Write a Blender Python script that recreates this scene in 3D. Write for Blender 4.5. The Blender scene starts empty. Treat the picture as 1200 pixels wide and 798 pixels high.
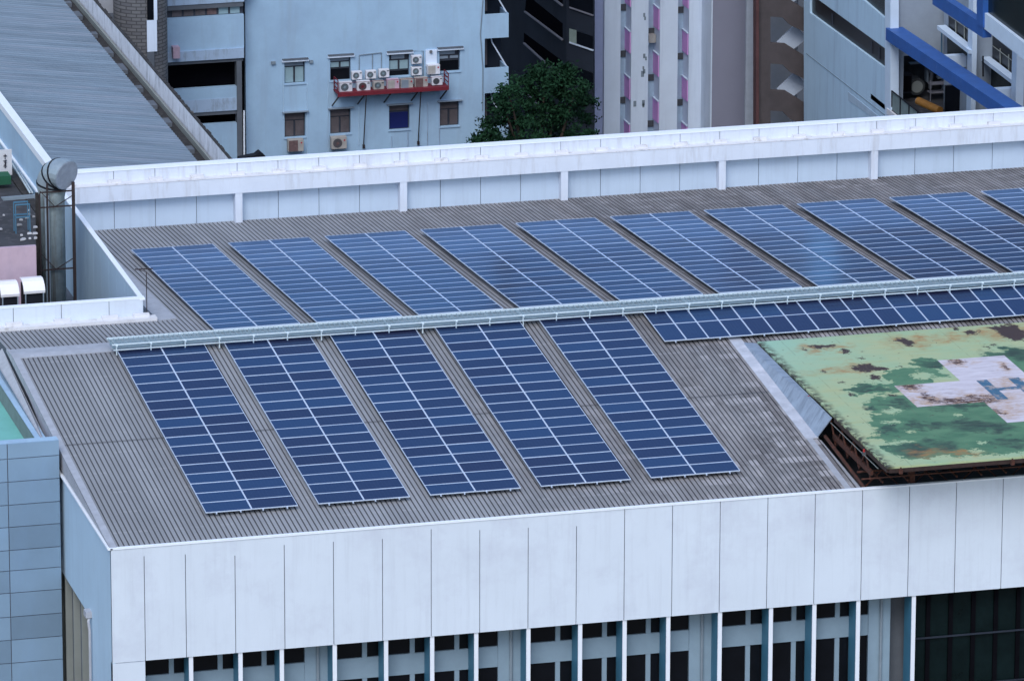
import bpy, bmesh, math, random
import numpy as np
from mathutils import Vector, Matrix
random.seed(11)
R = math.radians
scn = bpy.context.scene
COL = scn.collection

# ---------------------------------------------------------------- camera
AZ, EL, ROLL, F = R(-14.79848), R(16.65252), R(0.140825), 7798.907
CAM = np.array([-70.7698, -269.1044, 82.0451])
_f = np.array([-math.sin(AZ)*math.cos(EL), math.cos(AZ)*math.cos(EL), -math.sin(EL)])
_r0 = np.array([math.cos(AZ), math.sin(AZ), 0.0]); _u0 = np.cross(_r0, _f)
_r = _r0*math.cos(ROLL)+_u0*math.sin(ROLL); _u = -_r0*math.sin(ROLL)+_u0*math.cos(ROLL)
cd = bpy.data.cameras.new('camera'); cam = bpy.data.objects.new('camera', cd); COL.objects.link(cam)
cd.sensor_width = 36; cd.sensor_fit = 'HORIZONTAL'; cd.lens = F/1200*36
cd.clip_start = 5; cd.clip_end = 3000
M = Matrix(((_r[0], _u[0], -_f[0], CAM[0]), (_r[1], _u[1], -_f[1], CAM[1]), (_r[2], _u[2], -_f[2], CAM[2]), (0, 0, 0, 1)))
cam.matrix_world = M
scn.camera = cam

# ---------------------------------------------------------------- light
SUN_EL, SUN_ROT = R(48), R(204)          # rotation clockwise from +Y
world = bpy.data.worlds.new('World'); scn.world = world; world.use_nodes = True
nt = world.node_tree; bg = nt.nodes['Background']
sky = nt.nodes.new('ShaderNodeTexSky'); sky.sky_type = 'NISHITA'; sky.sun_disc = False
sky.sun_elevation = SUN_EL; sky.sun_rotation = SUN_ROT; sky.air_density = 1.0; sky.dust_density = 1.2; sky.ozone_density = 0.25
nt.links.new(sky.outputs[0], bg.inputs[0]); bg.inputs[1].default_value = 0.15
sl = bpy.data.lights.new('sun', 'SUN'); sun = bpy.data.objects.new('sun', sl); COL.objects.link(sun)
sl.energy = 1.1; sl.angle = R(30); sl.color = (0.93, 0.97, 1.0)
sd = Vector((math.sin(SUN_ROT)*math.cos(SUN_EL), math.cos(SUN_ROT)*math.cos(SUN_EL), math.sin(SUN_EL)))
sun.rotation_euler = sd.to_track_quat('Z', 'Y').to_euler()
scn.view_settings.view_transform = 'Standard'; scn.view_settings.look = 'None'
scn.view_settings.gamma = 1; scn.view_settings.use_curve_mapping = False
scn.view_settings.exposure = 0.58
scn.render.engine = 'CYCLES'
scn.render.resolution_x = 1024; scn.render.resolution_y = 680

# ---------------------------------------------------------------- survey: photo point -> point on a real plane
def on(n, c, U, V):
    n = np.array(n, float); d = _f*F+_r*(U-600)-_u*(V-399)
    t = (c-n@CAM)/(n@d); return CAM+t*d
def aX(c, U, V): return on((1, 0, 0), c, U, V)
def aY(c, U, V): return on((0, 1, 0), c, U, V)
def aZ(c, U, V): return on((0, 0, 1), c, U, V)

# ---------------------------------------------------------------- materials
def mat(name, col, rough=.7, metal=0.0, var=.12, vscale=1.5, col2=None, c2=(.55, .7), s2=.6, stretch=(1, 1, 1),
        streak=None, streak_amt=.5, streak_scale=(3, 3, .25), bump=0.0, bscale=20, coat=0, rand=0.0, spec=.5, emit=None):
    m = bpy.data.materials.new(name); m.use_nodes = True; n = m.node_tree.nodes; l = m.node_tree.links
    b = n['Principled BSDF']; b.inputs['Roughness'].default_value = rough; b.inputs['Metallic'].default_value = metal
    b.inputs['Specular IOR Level'].default_value = spec; b.inputs['Coat Weight'].default_value = coat
    tc = n.new('ShaderNodeTexCoord'); mp = n.new('ShaderNodeMapping'); mp.inputs['Scale'].default_value = stretch
    l.new(tc.outputs['Object'], mp.inputs[0])
    no = n.new('ShaderNodeTexNoise'); no.inputs['Scale'].default_value = vscale; no.inputs['Detail'].default_value = 6; no.inputs['Roughness'].default_value = .65
    l.new(mp.outputs[0], no.inputs[0])
    def mix(fac, a, bb, mode='MIX'):
        x = n.new('ShaderNodeMix'); x.data_type = 'RGBA'; x.blend_type = mode; x.clamp_result = False
        for s, v in ((0, fac), (6, a), (7, bb)):
            if isinstance(v, (int, float)): x.inputs[s].default_value = v
            elif isinstance(v, tuple): x.inputs[s].default_value = (*v, 1)
            else: l.new(v, x.inputs[s])
        return x.outputs[2]
    def ramp(src, a, bb):
        x = n.new('ShaderNodeMapRange'); x.inputs[1].default_value = a; x.inputs[2].default_value = bb; l.new(src, x.inputs[0]); return x.outputs[0]
    f = ramp(no.outputs[0], .3, .7)
    c = mix(f, tuple(v*(1-var) for v in col), tuple(min(1, v*(1+var)) for v in col))
    if col2:
        n2 = n.new('ShaderNodeTexNoise'); n2.inputs['Scale'].default_value = s2; n2.inputs['Detail'].default_value = 8; n2.inputs['Roughness'].default_value = .7
        l.new(mp.outputs[0], n2.inputs[0]); c = mix(ramp(n2.outputs[0], *c2), c, col2)
    if streak:
        m3 = n.new('ShaderNodeMapping'); m3.inputs['Scale'].default_value = streak_scale; l.new(tc.outputs['Object'], m3.inputs[0])
        n3 = n.new('ShaderNodeTexNoise'); n3.inputs['Scale'].default_value = 1.0; n3.inputs['Detail'].default_value = 5; n3.inputs['Roughness'].default_value = .7
        l.new(m3.outputs[0], n3.inputs[0]); g = n.new('ShaderNodeMath'); g.operation = 'MULTIPLY'; g.inputs[1].default_value = streak_amt
        l.new(ramp(n3.outputs[0], .5, .72), g.inputs[0]); c = mix(g.outputs[0], c, streak)
    if rand:
        oi = n.new('ShaderNodeObjectInfo'); q = n.new('ShaderNodeMapRange'); q.inputs[3].default_value = 1-rand; q.inputs[4].default_value = 1+rand
        l.new(oi.outputs['Random'], q.inputs[0]); hs = n.new('ShaderNodeHueSaturation'); l.new(q.outputs[0], hs.inputs['Value']); l.new(c, hs.inputs['Color']); c = hs.outputs[0]
    l.new(c, b.inputs['Base Color'])
    if bump:
        nb = n.new('ShaderNodeTexNoise'); nb.inputs['Scale'].default_value = bscale; nb.inputs['Detail'].default_value = 4; l.new(mp.outputs[0], nb.inputs[0])
        bp = n.new('ShaderNodeBump'); bp.inputs['Strength'].default_value = bump; bp.inputs['Distance'].default_value = .02
        l.new(nb.outputs[0], bp.inputs['Height']); l.new(bp.outputs[0], b.inputs['Normal'])
    m['mixfn'] = 0
    return m

MT = {}
def defm(key, *a, **k): MT[key] = mat(key, *a, **k)
defm('white panel', (.61, .68, .775), .55, var=.035, vscale=.35, col2=(.54, .59, .69), c2=(.5, .75), s2=.5, streak=(.44, .48, .56), streak_amt=.30, streak_scale=(2.6, 2.6, .14))
defm('shade side panel', (.44, .60, .75), .5, var=.05, vscale=.5, streak=(.33, .45, .58), streak_amt=.35, streak_scale=(2, 2, .12))  # white panels again, with the bluer, darker shade of left-facing walls painted in
defm('parapet white', (.63, .68, .78), .6, var=.05, vscale=.8, streak=(.38, .37, .38), streak_amt=.45, streak_scale=(2.5, 1, .3))
defm('ledge white', (.66, .66, .69), .7, var=.06, vscale=2, col2=(.30, .27, .25), c2=(.55, .72), s2=1.6)
defm('recess panel', (.50, .60, .73), .6, var=.05, vscale=.4, streak=(.38, .46, .56), streak_amt=.4, streak_scale=(3, 3, .15))
defm('coping', (.80, .85, .93), .5, var=.03)
defm('dark backing', (.10, .11, .14), .9, var=.1)  # dark backing colour seen through the panel joints
defm('flashing', (.36, .38, .43), .75, var=.12, vscale=2.5, col2=(.55, .56, .6), c2=(.6, .75), s2=1.5)
defm('pale flashing', (.46, .48, .54), .7, var=.15, vscale=2, col2=(.62, .62, .68), c2=(.5, .7), s2=1.2)
defm('skirt', (.25, .31, .40), .6, var=.15, vscale=2, streak=(.10, .13, .18), streak_amt=.8, streak_scale=(1, 4, .5))
defm('galvanised', (.27, .36, .41), .45, metal=.3, var=.15, vscale=6)
defm('galvanised bright', (.62, .72, .78), .4, metal=.2, var=.1, vscale=6)
defm('aluminium', (.50, .58, .72), .5, metal=.1, var=.05)
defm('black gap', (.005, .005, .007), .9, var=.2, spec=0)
defm('dark glass', (.004, .005, .008), .3, var=.3, vscale=1.2, spec=.25)
defm('green glass', (.004, .010, .011), .25, var=.35, vscale=.8, spec=.2)
defm('frame blue grey', (.22, .31, .39), .6, var=.06, vscale=1.5)
defm('fin white', (.72, .76, .84), .55, var=.04, vscale=1)
defm('fin teal', (.045, .17, .27), .55, var=.12, vscale=.8)
defm('fin grey', (.22, .24, .23), .7, var=.08, vscale=1)
defm('turquoise', (.17, .47, .42), .5, var=.08, vscale=1, col2=(.10, .30, .27), c2=(.6, .75), s2=1.2)
defm('grey green', (.16, .21, .21), .8, var=.15, vscale=2)
defm('tower panel', (.18, .275, .385), .45, var=.06, vscale=.5, streak=(.19, .3, .45), streak_amt=.4, streak_scale=(1, 1, .3), rand=.16)
defm('rust', (.055, .02, .014), .9, var=.4, vscale=6, col2=(.15, .045, .025), c2=(.5, .7), s2=5)
defm('dark rust', (.03, .016, .014), .9, var=.4, vscale=5)
defm('duct', (.30, .37, .43), .45, metal=.35, var=.12, vscale=2, col2=(.2, .17, .14), c2=(.62, .8), s2=2.5)
defm('duct shaft', (.21, .26, .28), .6, metal=.1, var=.25, vscale=2, streak=(.10, .085, .07), streak_amt=.8, streak_scale=(6, 6, .25))
defm('duct mouth', (.27, .31, .38), .7, var=.15, vscale=4)
defm('band black', (.012, .014, .02), .7, spec=.15)
defm('pink wall', (.48, .36, .44), .8, var=.08, vscale=1.5, streak=(.36, .29, .37), streak_amt=.5, streak_scale=(2, 2, .4))
defm('dirty floor', (.035, .036, .043), .9, var=.4, vscale=1.2, col2=(.13, .12, .13), c2=(.55, .75), s2=2)
defm('debris', (.32, .32, .34), .8, var=.3, vscale=3, rand=.5)
defm('hood white', (.82, .80, .82), .4, var=.05)
defm('blue metal', (.05, .16, .26), .5, var=.1)
defm('sign white', (.6, .6, .63), .6, var=.08)
defm('ink', (.03, .03, .05), .8)
defm('tarp green', (.01, .09, .045), .8, var=.2)
defm('left roof', (.15, .20, .255), .6, var=.3, vscale=1.0, stretch=(.05, 1.6, 1), col2=(.20, .24, .30), c2=(.5, .65), s2=.8)
defm('stained white', (.66, .68, .74), .8, var=.1, vscale=1, streak=(.09, .09, .11), streak_amt=.6, streak_scale=(1, 2.6, .9))
defm('grime', (.03, .028, .03), .95, var=.5, vscale=2, col2=(.12, .11, .10), c2=(.6, .7), s2=3)
defm('brick grey', (.13, .13, .14), .9, var=.12, vscale=1)
defm('wall light blue', (.34, .50, .66), .75, var=.05, vscale=.4, col2=(.27, .39, .54), c2=(.45, .75), s2=.3, streak=(.28, .37, .48), streak_amt=.5, streak_scale=(1.2, 1, .12))
defm('wall stained blue', (.34, .45, .60), .8, var=.06, vscale=.6, streak=(.14, .13, .13), streak_amt=.55, streak_scale=(2.5, 1, .8))
defm('slab grey', (.10, .115, .14), .8, var=.15, vscale=1)
defm('window frame', (.03, .035, .05), .5)
defm('pane pale', (.26, .37, .41), .3, var=.12, vscale=1.5)
defm('pane brown', (.10, .085, .09), .35, var=.25, vscale=2)
defm('pane navy', (.012, .018, .10), .3, var=.15)
defm('awning', (.22, .27, .33), .7, var=.1)
defm('ac white', (.62, .63, .68), .5, var=.06, vscale=4)
defm('ac beige', (.36, .34, .32), .6, var=.15, vscale=4)
defm('ac pink', (.50, .36, .44), .6, var=.12, vscale=4)
defm('ac dark', (.07, .075, .085), .6, var=.2)
defm('ac brown', (.13, .08, .08), .7, var=.3, vscale=6)
defm('platform red', (.15, .009, .02), .6, var=.2, vscale=3)
defm('iron dark', (.022, .013, .015), .7, var=.2)
defm('pipe grey', (.2, .25, .3), .6)
defm('badge red', (.4, .02, .05), .5)
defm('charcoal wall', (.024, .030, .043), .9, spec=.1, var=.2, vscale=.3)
defm('charcoal sill', (.16, .16, .19), .8)
defm('pale green pane', (.22, .27, .24), .4, var=.2)  # paler grey-green pane colour
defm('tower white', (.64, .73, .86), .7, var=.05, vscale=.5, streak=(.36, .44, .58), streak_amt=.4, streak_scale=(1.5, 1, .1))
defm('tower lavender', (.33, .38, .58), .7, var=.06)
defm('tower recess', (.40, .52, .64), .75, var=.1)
defm('balcony pink', (.74, .38, .76), .6, var=.06)
defm('mauve wall', (.25, .255, .33), .8, var=.05, vscale=.3)
defm('red brown', (.09, .035, .035), .7, var=.3, vscale=1)
defm('stair brown', (.075, .062, .064), .85, var=.2, vscale=.8)
defm('stair light', (.5, .57, .68), .7, var=.06)
defm('stair back', (.34, .38, .45), .8, var=.1)
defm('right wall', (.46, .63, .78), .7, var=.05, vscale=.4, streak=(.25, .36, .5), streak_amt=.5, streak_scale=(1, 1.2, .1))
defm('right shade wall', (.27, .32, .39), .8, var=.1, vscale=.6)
defm('right pale', (.55, .66, .8), .7, var=.05)
defm('cobalt', (.02, .095, .34), .5, var=.15, vscale=1, col2=(.09, .17, .40), c2=(.62, .75), s2=1.5)
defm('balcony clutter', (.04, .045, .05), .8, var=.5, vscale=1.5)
defm('orange', (.20, .085, .008), .6, var=.2)
defm('asphalt', (.05, .05, .055), .9, var=.15, vscale=.2)
defm('bark', (.05, .035, .025), .9, var=.3, vscale=4)
defm('concrete', (.30, .31, .33), .85, var=.1)
defm('red lamp', (.35, .02, .02), .4)

# leaves: colour varies from clump to clump
def leafmat():
    m = mat('foliage', (.013, .040, .020), .6, var=.6, vscale=.8, spec=.05); return m
MT['foliage'] = leafmat()

# brick courses for the round tower
def add_brick(m, sx, sz, dark=(.06, .06, .065)):
    n = m.node_tree.nodes; l = m.node_tree.links; b = n['Principled BSDF']
    tc = n.new('ShaderNodeTexCoord'); sp = n.new('ShaderNodeSeparateXYZ'); l.new(tc.outputs['Object'], sp.inputs[0])
    cb = n.new('ShaderNodeCombineXYZ'); l.new(sp.outputs[0], cb.inputs[0]); l.new(sp.outputs[2], cb.inputs[1])
    br = n.new('ShaderNodeTexBrick'); br.inputs['Scale'].default_value = 1; br.inputs['Brick Width'].default_value = sx; br.inputs['Row Height'].default_value = sz
    br.inputs['Mortar Size'].default_value = .03; br.inputs['Color1'].default_value = (.15, .15, .155, 1); br.inputs['Color2'].default_value = (.11, .11, .12, 1); br.inputs['Mortar'].default_value = (*dark, 1)
    l.new(cb.outputs[0], br.inputs[0]); l.new(br.outputs[0], b.inputs['Base Color'])
add_brick(MT['brick grey'], .5, .2)

# corrugated roofing: weathered sheets with lap joints, fixings rows and shade painted dark into the grooves
def roofmat(name, base, groove):
    m = bpy.data.materials.new(name); m.use_nodes = True; n = m.node_tree.nodes; l = m.node_tree.links; b = n['Principled BSDF']
    b.inputs['Roughness'].default_value = .7; b.inputs['Specular IOR Level'].default_value = .3
    tc = n.new('ShaderNodeTexCoord'); sp = n.new('ShaderNodeSeparateXYZ'); l.new(tc.outputs['Object'], sp.inputs[0])
    def noise(scale, stretch, det=6, rough=.6):
        mp = n.new('ShaderNodeMapping'); mp.inputs['Scale'].default_value = stretch; l.new(tc.outputs['Object'], mp.inputs[0])
        x = n.new('ShaderNodeTexNoise'); x.inputs['Scale'].default_value = scale; x.inputs['Detail'].default_value = det; x.inputs['Roughness'].default_value = rough; l.new(mp.outputs[0], x.inputs[0]); return x.outputs[0]
    def rng(s, a, bb, c=0., d=1.):
        x = n.new('ShaderNodeMapRange'); x.inputs[1].default_value = a; x.inputs[2].default_value = bb; x.inputs[3].default_value = c; x.inputs[4].default_value = d; l.new(s, x.inputs[0]); return x.outputs[0]
    def mul(a, bb, op='MULTIPLY'):
        x = n.new('ShaderNodeMath'); x.operation = op
        for i, v in enumerate((a, bb)):
            if isinstance(v, (int, float)): x.inputs[i].default_value = v
            else: l.new(v, x.inputs[i])
        return x.outputs[0]
    def mix(f, a, bb):
        x = n.new('ShaderNodeMix'); x.data_type = 'RGBA'
        for s, v in ((0, f), (6, a), (7, bb)):
            if isinstance(v, (int, float)): x.inputs[s].default_value = v
            elif isinstance(v, tuple): x.inputs[s].default_value = (*v, 1)
            else: l.new(v, x.inputs[s])
        return x.outputs[2]
    wear = rng(sp.outputs[0], -12, 8)                                   # older, browner sheets towards the helipad end
    c = mix(wear, base, tuple(v*w for v, w in zip(base, (.98, .87, .80))))
    # per rib tone
    ribs = n.new('ShaderNodeTexWhiteNoise'); ribs.noise_dimensions = '1D'; l.new(mul(mul(sp.outputs[0], 1/.84), 0, 'FLOOR'), ribs.inputs['W'])
    c = mix(mul(rng(ribs.outputs[0], 0, 1), .5), c, tuple(v*.72 for v in base))
    st = rng(noise(1, (1.1, .09, 1)), .42, .72)
    c = mix(mul(mul(st, wear), .9), c, (.10, .09, .088))
    st2 = rng(noise(1, (.25, .12, 1), 3), .45, .7)
    c = mix(mul(st2, .28), c, (.12, .12, .13))
    pale = rng(noise(1, (2.4, .9, 1), 4), .52, .66)
    low = rng(sp.outputs[1], -10, -13)
    c = mix(mul(mul(pale, wear), mul(low, .8)), c, (.46, .44, .45))
    blk = rng(noise(1, (1.3, .35, 1), 4), .5, .62); c = mix(mul(mul(blk, wear), .5), c, (.13, .12, .12))
    wn = n.new('ShaderNodeTexWhiteNoise'); wn.noise_dimensions = '2D'; cb = n.new('ShaderNodeCombineXYZ')
    l.new(mul(mul(sp.outputs[0], 1/.42), 0, 'FLOOR'), cb.inputs[0]); l.new(mul(mul(sp.outputs[1], 1/.55), 0, 'FLOOR'), cb.inputs[1])
    alt = mul(mul(mul(sp.outputs[1], 1/1.65), 0, 'FRACT'), .34, 'LESS_THAN'); l.new(cb.outputs[0], wn.inputs['Vector'])
    zone = mul(rng(noise(.35, (1, .8, 1), 3), .40, .55), wear); zone = mul(zone, rng(sp.outputs[1], -4, -12, .35, 1))
    c = mix(mul(zone, .35), c, (.15, .135, .135))
    c = mix(mul(mul(mul(rng(wn.outputs[0], .38, .42), zone), alt), .75), c, (.50, .48, .50))
    c = mix(mul(mul(rng(wn.outputs[0], .80, .84), zone), .4), c, (.42, .40, .42))
    c = mix(mul(mul(rng(wn.outputs[0], .30, .26), zone), .55), c, (.10, .09, .09))
    # rows of pale fixings / lap joints
    fr = mul(mul(sp.outputs[1], 1/2.05), 0, 'FRACT'); 
    row = mul(rng(fr, .44, .5), rng(fr, .56, .5)); gate = rng(noise(1, (1.6, .5, 1), 2), .5, .6)
    c = mix(mul(mul(row, gate), .4), c, (.42, .42, .44))
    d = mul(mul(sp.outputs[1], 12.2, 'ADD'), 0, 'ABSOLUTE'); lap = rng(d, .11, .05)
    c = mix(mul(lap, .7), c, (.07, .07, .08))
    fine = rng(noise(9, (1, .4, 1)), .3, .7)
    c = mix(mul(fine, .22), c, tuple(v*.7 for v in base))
    if groove: c = mix(.72, c, (.03, .03, .036))  # darker mix imitates occlusion inside the narrow grooves
    l.new(c, b.inputs['Base Color']); return m
MT['roof sheet'] = roofmat('roof sheet', (.31, .32, .345), False)
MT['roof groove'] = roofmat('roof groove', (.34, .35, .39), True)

# solar glass: dark cells with thin busbars, tint differs a little from panel to panel
def solarmat(name, c_lo, c_hi):
    m = bpy.data.materials.new(name); m.use_nodes = True; n = m.node_tree.nodes; l = m.node_tree.links; b = n['Principled BSDF']
    b.inputs['Roughness'].default_value = .3; b.inputs['Specular IOR Level'].default_value = .05; b.inputs['IOR'].default_value = 1.4
    tc = n.new('ShaderNodeTexCoord'); sp = n.new('ShaderNodeSeparateXYZ'); l.new(tc.outputs['Object'], sp.inputs[0])
    oi = n.new('ShaderNodeObjectInfo')
    def mix(f, a, bb):
        x = n.new('ShaderNodeMix'); x.data_type = 'RGBA'
        for s, v in ((0, f), (6, a), (7, bb)):
            if isinstance(v, (int, float)): x.inputs[s].default_value = v
            elif isinstance(v, tuple): x.inputs[s].default_value = (*v, 1)
            else: l.new(v, x.inputs[s])
        return x.outputs[2]
    def math_(op, a, bb=0):
        x = n.new('ShaderNodeMath'); x.operation = op
        for i, v in enumerate((a, bb)):
            if isinstance(v, (int, float)): x.inputs[i].default_value = v
            else: l.new(v, x.inputs[i])
        return x.outputs[0]
    c = mix(oi.outputs['Random'], c_lo, c_hi)
    def line(s, pitch, w):
        fr = math_('FRACT', math_('MULTIPLY', s, 1/pitch)); return math_('LESS_THAN', fr, w)
    g = math_('MAXIMUM', line(sp.outputs[0], .157, .045), line(sp.outputs[1], .157, .045))
    c = mix(math_('MULTIPLY', g, .18), c, (.12, .17, .28))
    no = n.new('ShaderNodeTexNoise'); no.inputs['Scale'].default_value = 3; no.inputs['Detail'].default_value = 5; l.new(tc.outputs['Object'], no.inputs[0])
    c = mix(math_('MULTIPLY', no.outputs[0], .10), c, (.06, .10, .2))
    l.new(c, b.inputs['Base Color'])
    # anti-reflection coating: the mirror image comes back blue
    gl = n.new('ShaderNodeBsdfGlossy'); gl.inputs['Roughness'].default_value = .14; gl.inputs['Color'].default_value = (.20, .48, .90, 1)
    fr = n.new('ShaderNodeFresnel'); fr.inputs['IOR'].default_value = 1.45
    ms = n.new('ShaderNodeMixShader'); l.new(math_('MULTIPLY', fr.outputs[0], .85), ms.inputs[0]); l.new(b.outputs[0], ms.inputs[1]); l.new(gl.outputs[0], ms.inputs[2])
    l.new(ms.outputs[0], n['Material Output'].inputs['Surface']); return m
MT['solar'] = solarmat('solar', (.014, .013, .036), (.018, .040, .100))

# helipad paint: pale lime round the edge, darker repaint in the middle, ponding stains, rust blooms
def padmat(cross=False):
    m = bpy.data.materials.new('cross paint' if cross else 'pad paint'); m.use_nodes = True; n = m.node_tree.nodes; l = m.node_tree.links; b = n['Principled BSDF']
    b.inputs['Roughness'].default_value = .6
    tc = n.new('ShaderNodeTexCoord'); sp = n.new('ShaderNodeSeparateXYZ'); l.new(tc.outputs['Object'], sp.inputs[0])
    def noise(scale, stretch, det=6, rough=.6, off=(0, 0, 0)):
        mp = n.new('ShaderNodeMapping'); mp.inputs['Scale'].default_value = stretch; mp.inputs['Location'].default_value = off; l.new(tc.outputs['Object'], mp.inputs[0])
        x = n.new('ShaderNodeTexNoise'); x.inputs['Scale'].default_value = scale; x.inputs['Detail'].default_value = det; x.inputs['Roughness'].default_value = rough; l.new(mp.outputs[0], x.inputs[0]); return x.outputs[0]
    def rng(s, a, bb, c=0., d=1.):
        x = n.new('ShaderNodeMapRange'); x.inputs[1].default_value = a; x.inputs[2].default_value = bb; x.inputs[3].default_value = c; x.inputs[4].default_value = d; l.new(s, x.inputs[0]); return x.outputs[0]
    def ma(op, a, bb=0.):
        x = n.new('ShaderNodeMath'); x.operation = op
        for i, v in enumerate((a, bb)):
            if isinstance(v, (int, float)): x.inputs[i].default_value = v
            else: l.new(v, x.inputs[i])
        return x.outputs[0]
    def mix(f, a, bb):
        x = n.new('ShaderNodeMix'); x.data_type = 'RGBA'
        for s, v in ((0, f), (6, a), (7, bb)):
            if isinstance(v, (int, float)): x.inputs[s].default_value = v
            elif isinstance(v, tuple): x.inputs[s].default_value = (*v, 1)
            else: l.new(v, x.inputs[s])
        return x.outputs[2]
    X, Y = sp.outputs[0], sp.outputs[1]       # local: origin at the pad's centre, x -8..8, y -9..9
    wx_ = ma('MULTIPLY', ma('SUBTRACT', noise(1.1, (1, 1, 1), 5, .6), .5), 2.6); wy_ = ma('MULTIPLY', ma('SUBTRACT', noise(1.3, (1, 1, 1), 5, .6, (9, 3, 0)), .5), 3.6)
    XW, YW_ = ma('ADD', X, wx_), ma('ADD', Y, wy_)
    XS, YS = ma('ADD', X, ma('MULTIPLY', wx_, .35)), ma('ADD', Y, ma('MULTIPLY', wy_, .3))
    fx_ = ma('MULTIPLY', ma('SUBTRACT', noise(4.5, (1, 1, 1), 4, .7, (3, 8, 0)), .5), .75); fy_ = ma('MULTIPLY', ma('SUBTRACT', noise(5, (1, 1, 1), 4, .7, (6, 2, 0)), .5), 1.5)
    XS, YS = ma('ADD', XS, fx_), ma('ADD', YS, fy_)
    def blobs(lst, soft=.08, warp=True, small=False):
        """union of irregular stains; centres and sizes as surveyed from the photograph's crop"""
        tot = None
        for (a, b, ra, rb) in lst:
            p = aZ(-.6, 860+a/3.324, 350+b/3.324); cx, cy = p[0]-18.25, p[1]+13.975
            rx, ry = ra/3.324/24.5, rb/3.324/7.3
            xx, yy_ = (XS, YS) if small else (XW, YW_)
            dx_ = ma('MULTIPLY', ma('SUBTRACT', xx, cx), 1/rx); dy_ = ma('MULTIPLY', ma('SUBTRACT', yy_, cy), 1/ry)
            d = ma('SQRT', ma('ADD', ma('MULTIPLY', dx_, dx_), ma('MULTIPLY', dy_, dy_)))
            tot = d if tot is None else ma('MINIMUM', tot, d)
        return rng(tot, 1+soft, 1-soft)
    if cross:
        c = mix(rng(noise(1.6, (.6, 2.2, 1), 6, .7), .3, .7), (.66, .62, .68), (.50, .45, .50))
        c = mix(rng(noise(1.2, (.5, 2.6, 1), 6, .75, (4, 4, 0)), .55, .68, 0, .6), c, (.25, .21, .24))
        o1 = blobs([(760, 400, 110, 16), (930, 392, 170, 22), (1010, 440, 120, 20), (690, 352, 60, 12), (870, 250, 60, 8), (1060, 268, 30, 14), (1080, 330, 80, 14)], .6)
        c = mix(ma('MULTIPLY', o1, rng(noise(2.2, (1, 2, 1), 6, .75), .38, .58, 0, .85)), c, (.42, .24, .10))
        d1 = blobs([(690, 345, 34, 9), (745, 375, 18, 9), (765, 392, 22, 9), (870, 247, 34, 6), (1062, 268, 12, 10), (950, 382, 60, 5), (850, 398, 60, 7), (960, 440, 60, 7), (1035, 445, 20, 6), (930, 400, 100, 7)], .3, small=True)
        c = mix(ma('MULTIPLY', d1, rng(noise(3, (1, 2, 1), 5, .75), .40, .52, 0, 1)), c, (.06, .02, .012))
        l.new(c, b.inputs['Base Color']); return m
    c = mix(rng(noise(.5, (1, 1, 1), 3), .35, .65), (.32, .45, .27), (.40, .45, .25))
    c = mix(rng(noise(1, (.6, 2.2, 1), 5), .5, .75, 0, .5), c, (.40, .38, .16))
    c = mix(ma('MULTIPLY', rng(X, -3.5, -8.1), rng(Y, 2, 9)), c, (.30, .50, .38))
    green = [(850, 480, 270, 85), (1060, 520, 280, 110), (1200, 600, 300, 30), (545, 352, 100, 17), (640, 415, 120, 35), (640, 480, 90, 25), (640, 530, 80, 26), (700, 300, 110, 26), (760, 255, 60, 18), (700, 335, 90, 25),
             (1100, 225, 110, 30), (1200, 300, 130, 60), (720, 585, 110, 28), (860, 570, 170, 40), (1300, 420, 300, 150), (690, 618, 40, 8)]
    holes = [(735, 300, 42, 12), (615, 438, 34, 9), (610, 480, 28, 7), (688, 520, 16, 5), (872, 455, 18, 6), (972, 560, 22, 6), (942, 592, 26, 9), (640, 560, 60, 6), (1040, 440, 12, 4)]
    dg = ma('MULTIPLY', blobs(green, .02), ma('SUBTRACT', 1., blobs(holes, .04, small=True)))
    dg = ma('MULTIPLY', dg, ma('GREATER_THAN', YS, -8.6))
    c = mix(dg, c, mix(rng(noise(.7, (1, 1.6, 1), 4), .35, .65), (.055, .155, .080), (.10, .22, .115)))
    black = [(520, 352, 70, 9), (625, 412, 50, 12), (745, 492, 70, 11), (920, 495, 95, 19), (700, 590, 70, 18), (810, 575, 50, 22), (1095, 560, 60, 14), (1095, 215, 95, 20), (770, 255, 50, 11), (880, 414, 100, 11), (600, 510, 40, 10), (1010, 500, 60, 14), (520, 425, 25, 8)]
    c = mix(ma('MULTIPLY', blobs(black, .45), rng(noise(1.2, (1, 2.5, 1), 6, .7), .3, .6, .35, .92)), c, (.018, .035, .028))
    orange = [(345, 192, 95, 13), (700, 165, 90, 22), (1050, 130, 190, 22), (440, 278, 110, 12), (850, 152, 60, 12), (470, 265, 60, 14), (900, 600, 60, 10), (760, 600, 70, 12)]
    c = mix(ma('MULTIPLY', blobs(orange, .5), rng(noise(2, (1, 1.5, 1), 5, .7), .35, .6, .1, .8)), c, (.36, .17, .045))
    rust = [(340, 186, 42, 6), (275, 200, 10, 6), (432, 205, 18, 6), (668, 168, 26, 14), (690, 185, 10, 4), (512, 270, 46, 13), (570, 272, 30, 8), (545, 307, 20, 8), (415, 326, 14, 5), (1085, 135, 50, 28), (1050, 112, 60, 10), (930, 132, 28, 7), (1010, 180, 14, 4), (500, 232, 9, 3), (865, 117, 10, 4), (640, 262, 8, 3), (980, 190, 8, 3), (620, 378, 12, 4), (455, 372, 8, 4), (345, 284, 9, 3)]
    c = mix(blobs(rust, .12, small=True), c, (.045, .022, .018))
    r2 = noise(2.6, (1, 1.5, 1), 3, .6, (1, 6, 0)); c = mix(rng(r2, .68, .70), c, (.06, .04, .03))
    # sheet seams
    def seam(s, pitch, w): return ma('LESS_THAN', ma('FRACT', ma('MULTIPLY', s, 1/pitch)), w)
    sm = ma('MAXIMUM', seam(X, 2.4, .012), seam(Y, 1.5, .012))
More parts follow.
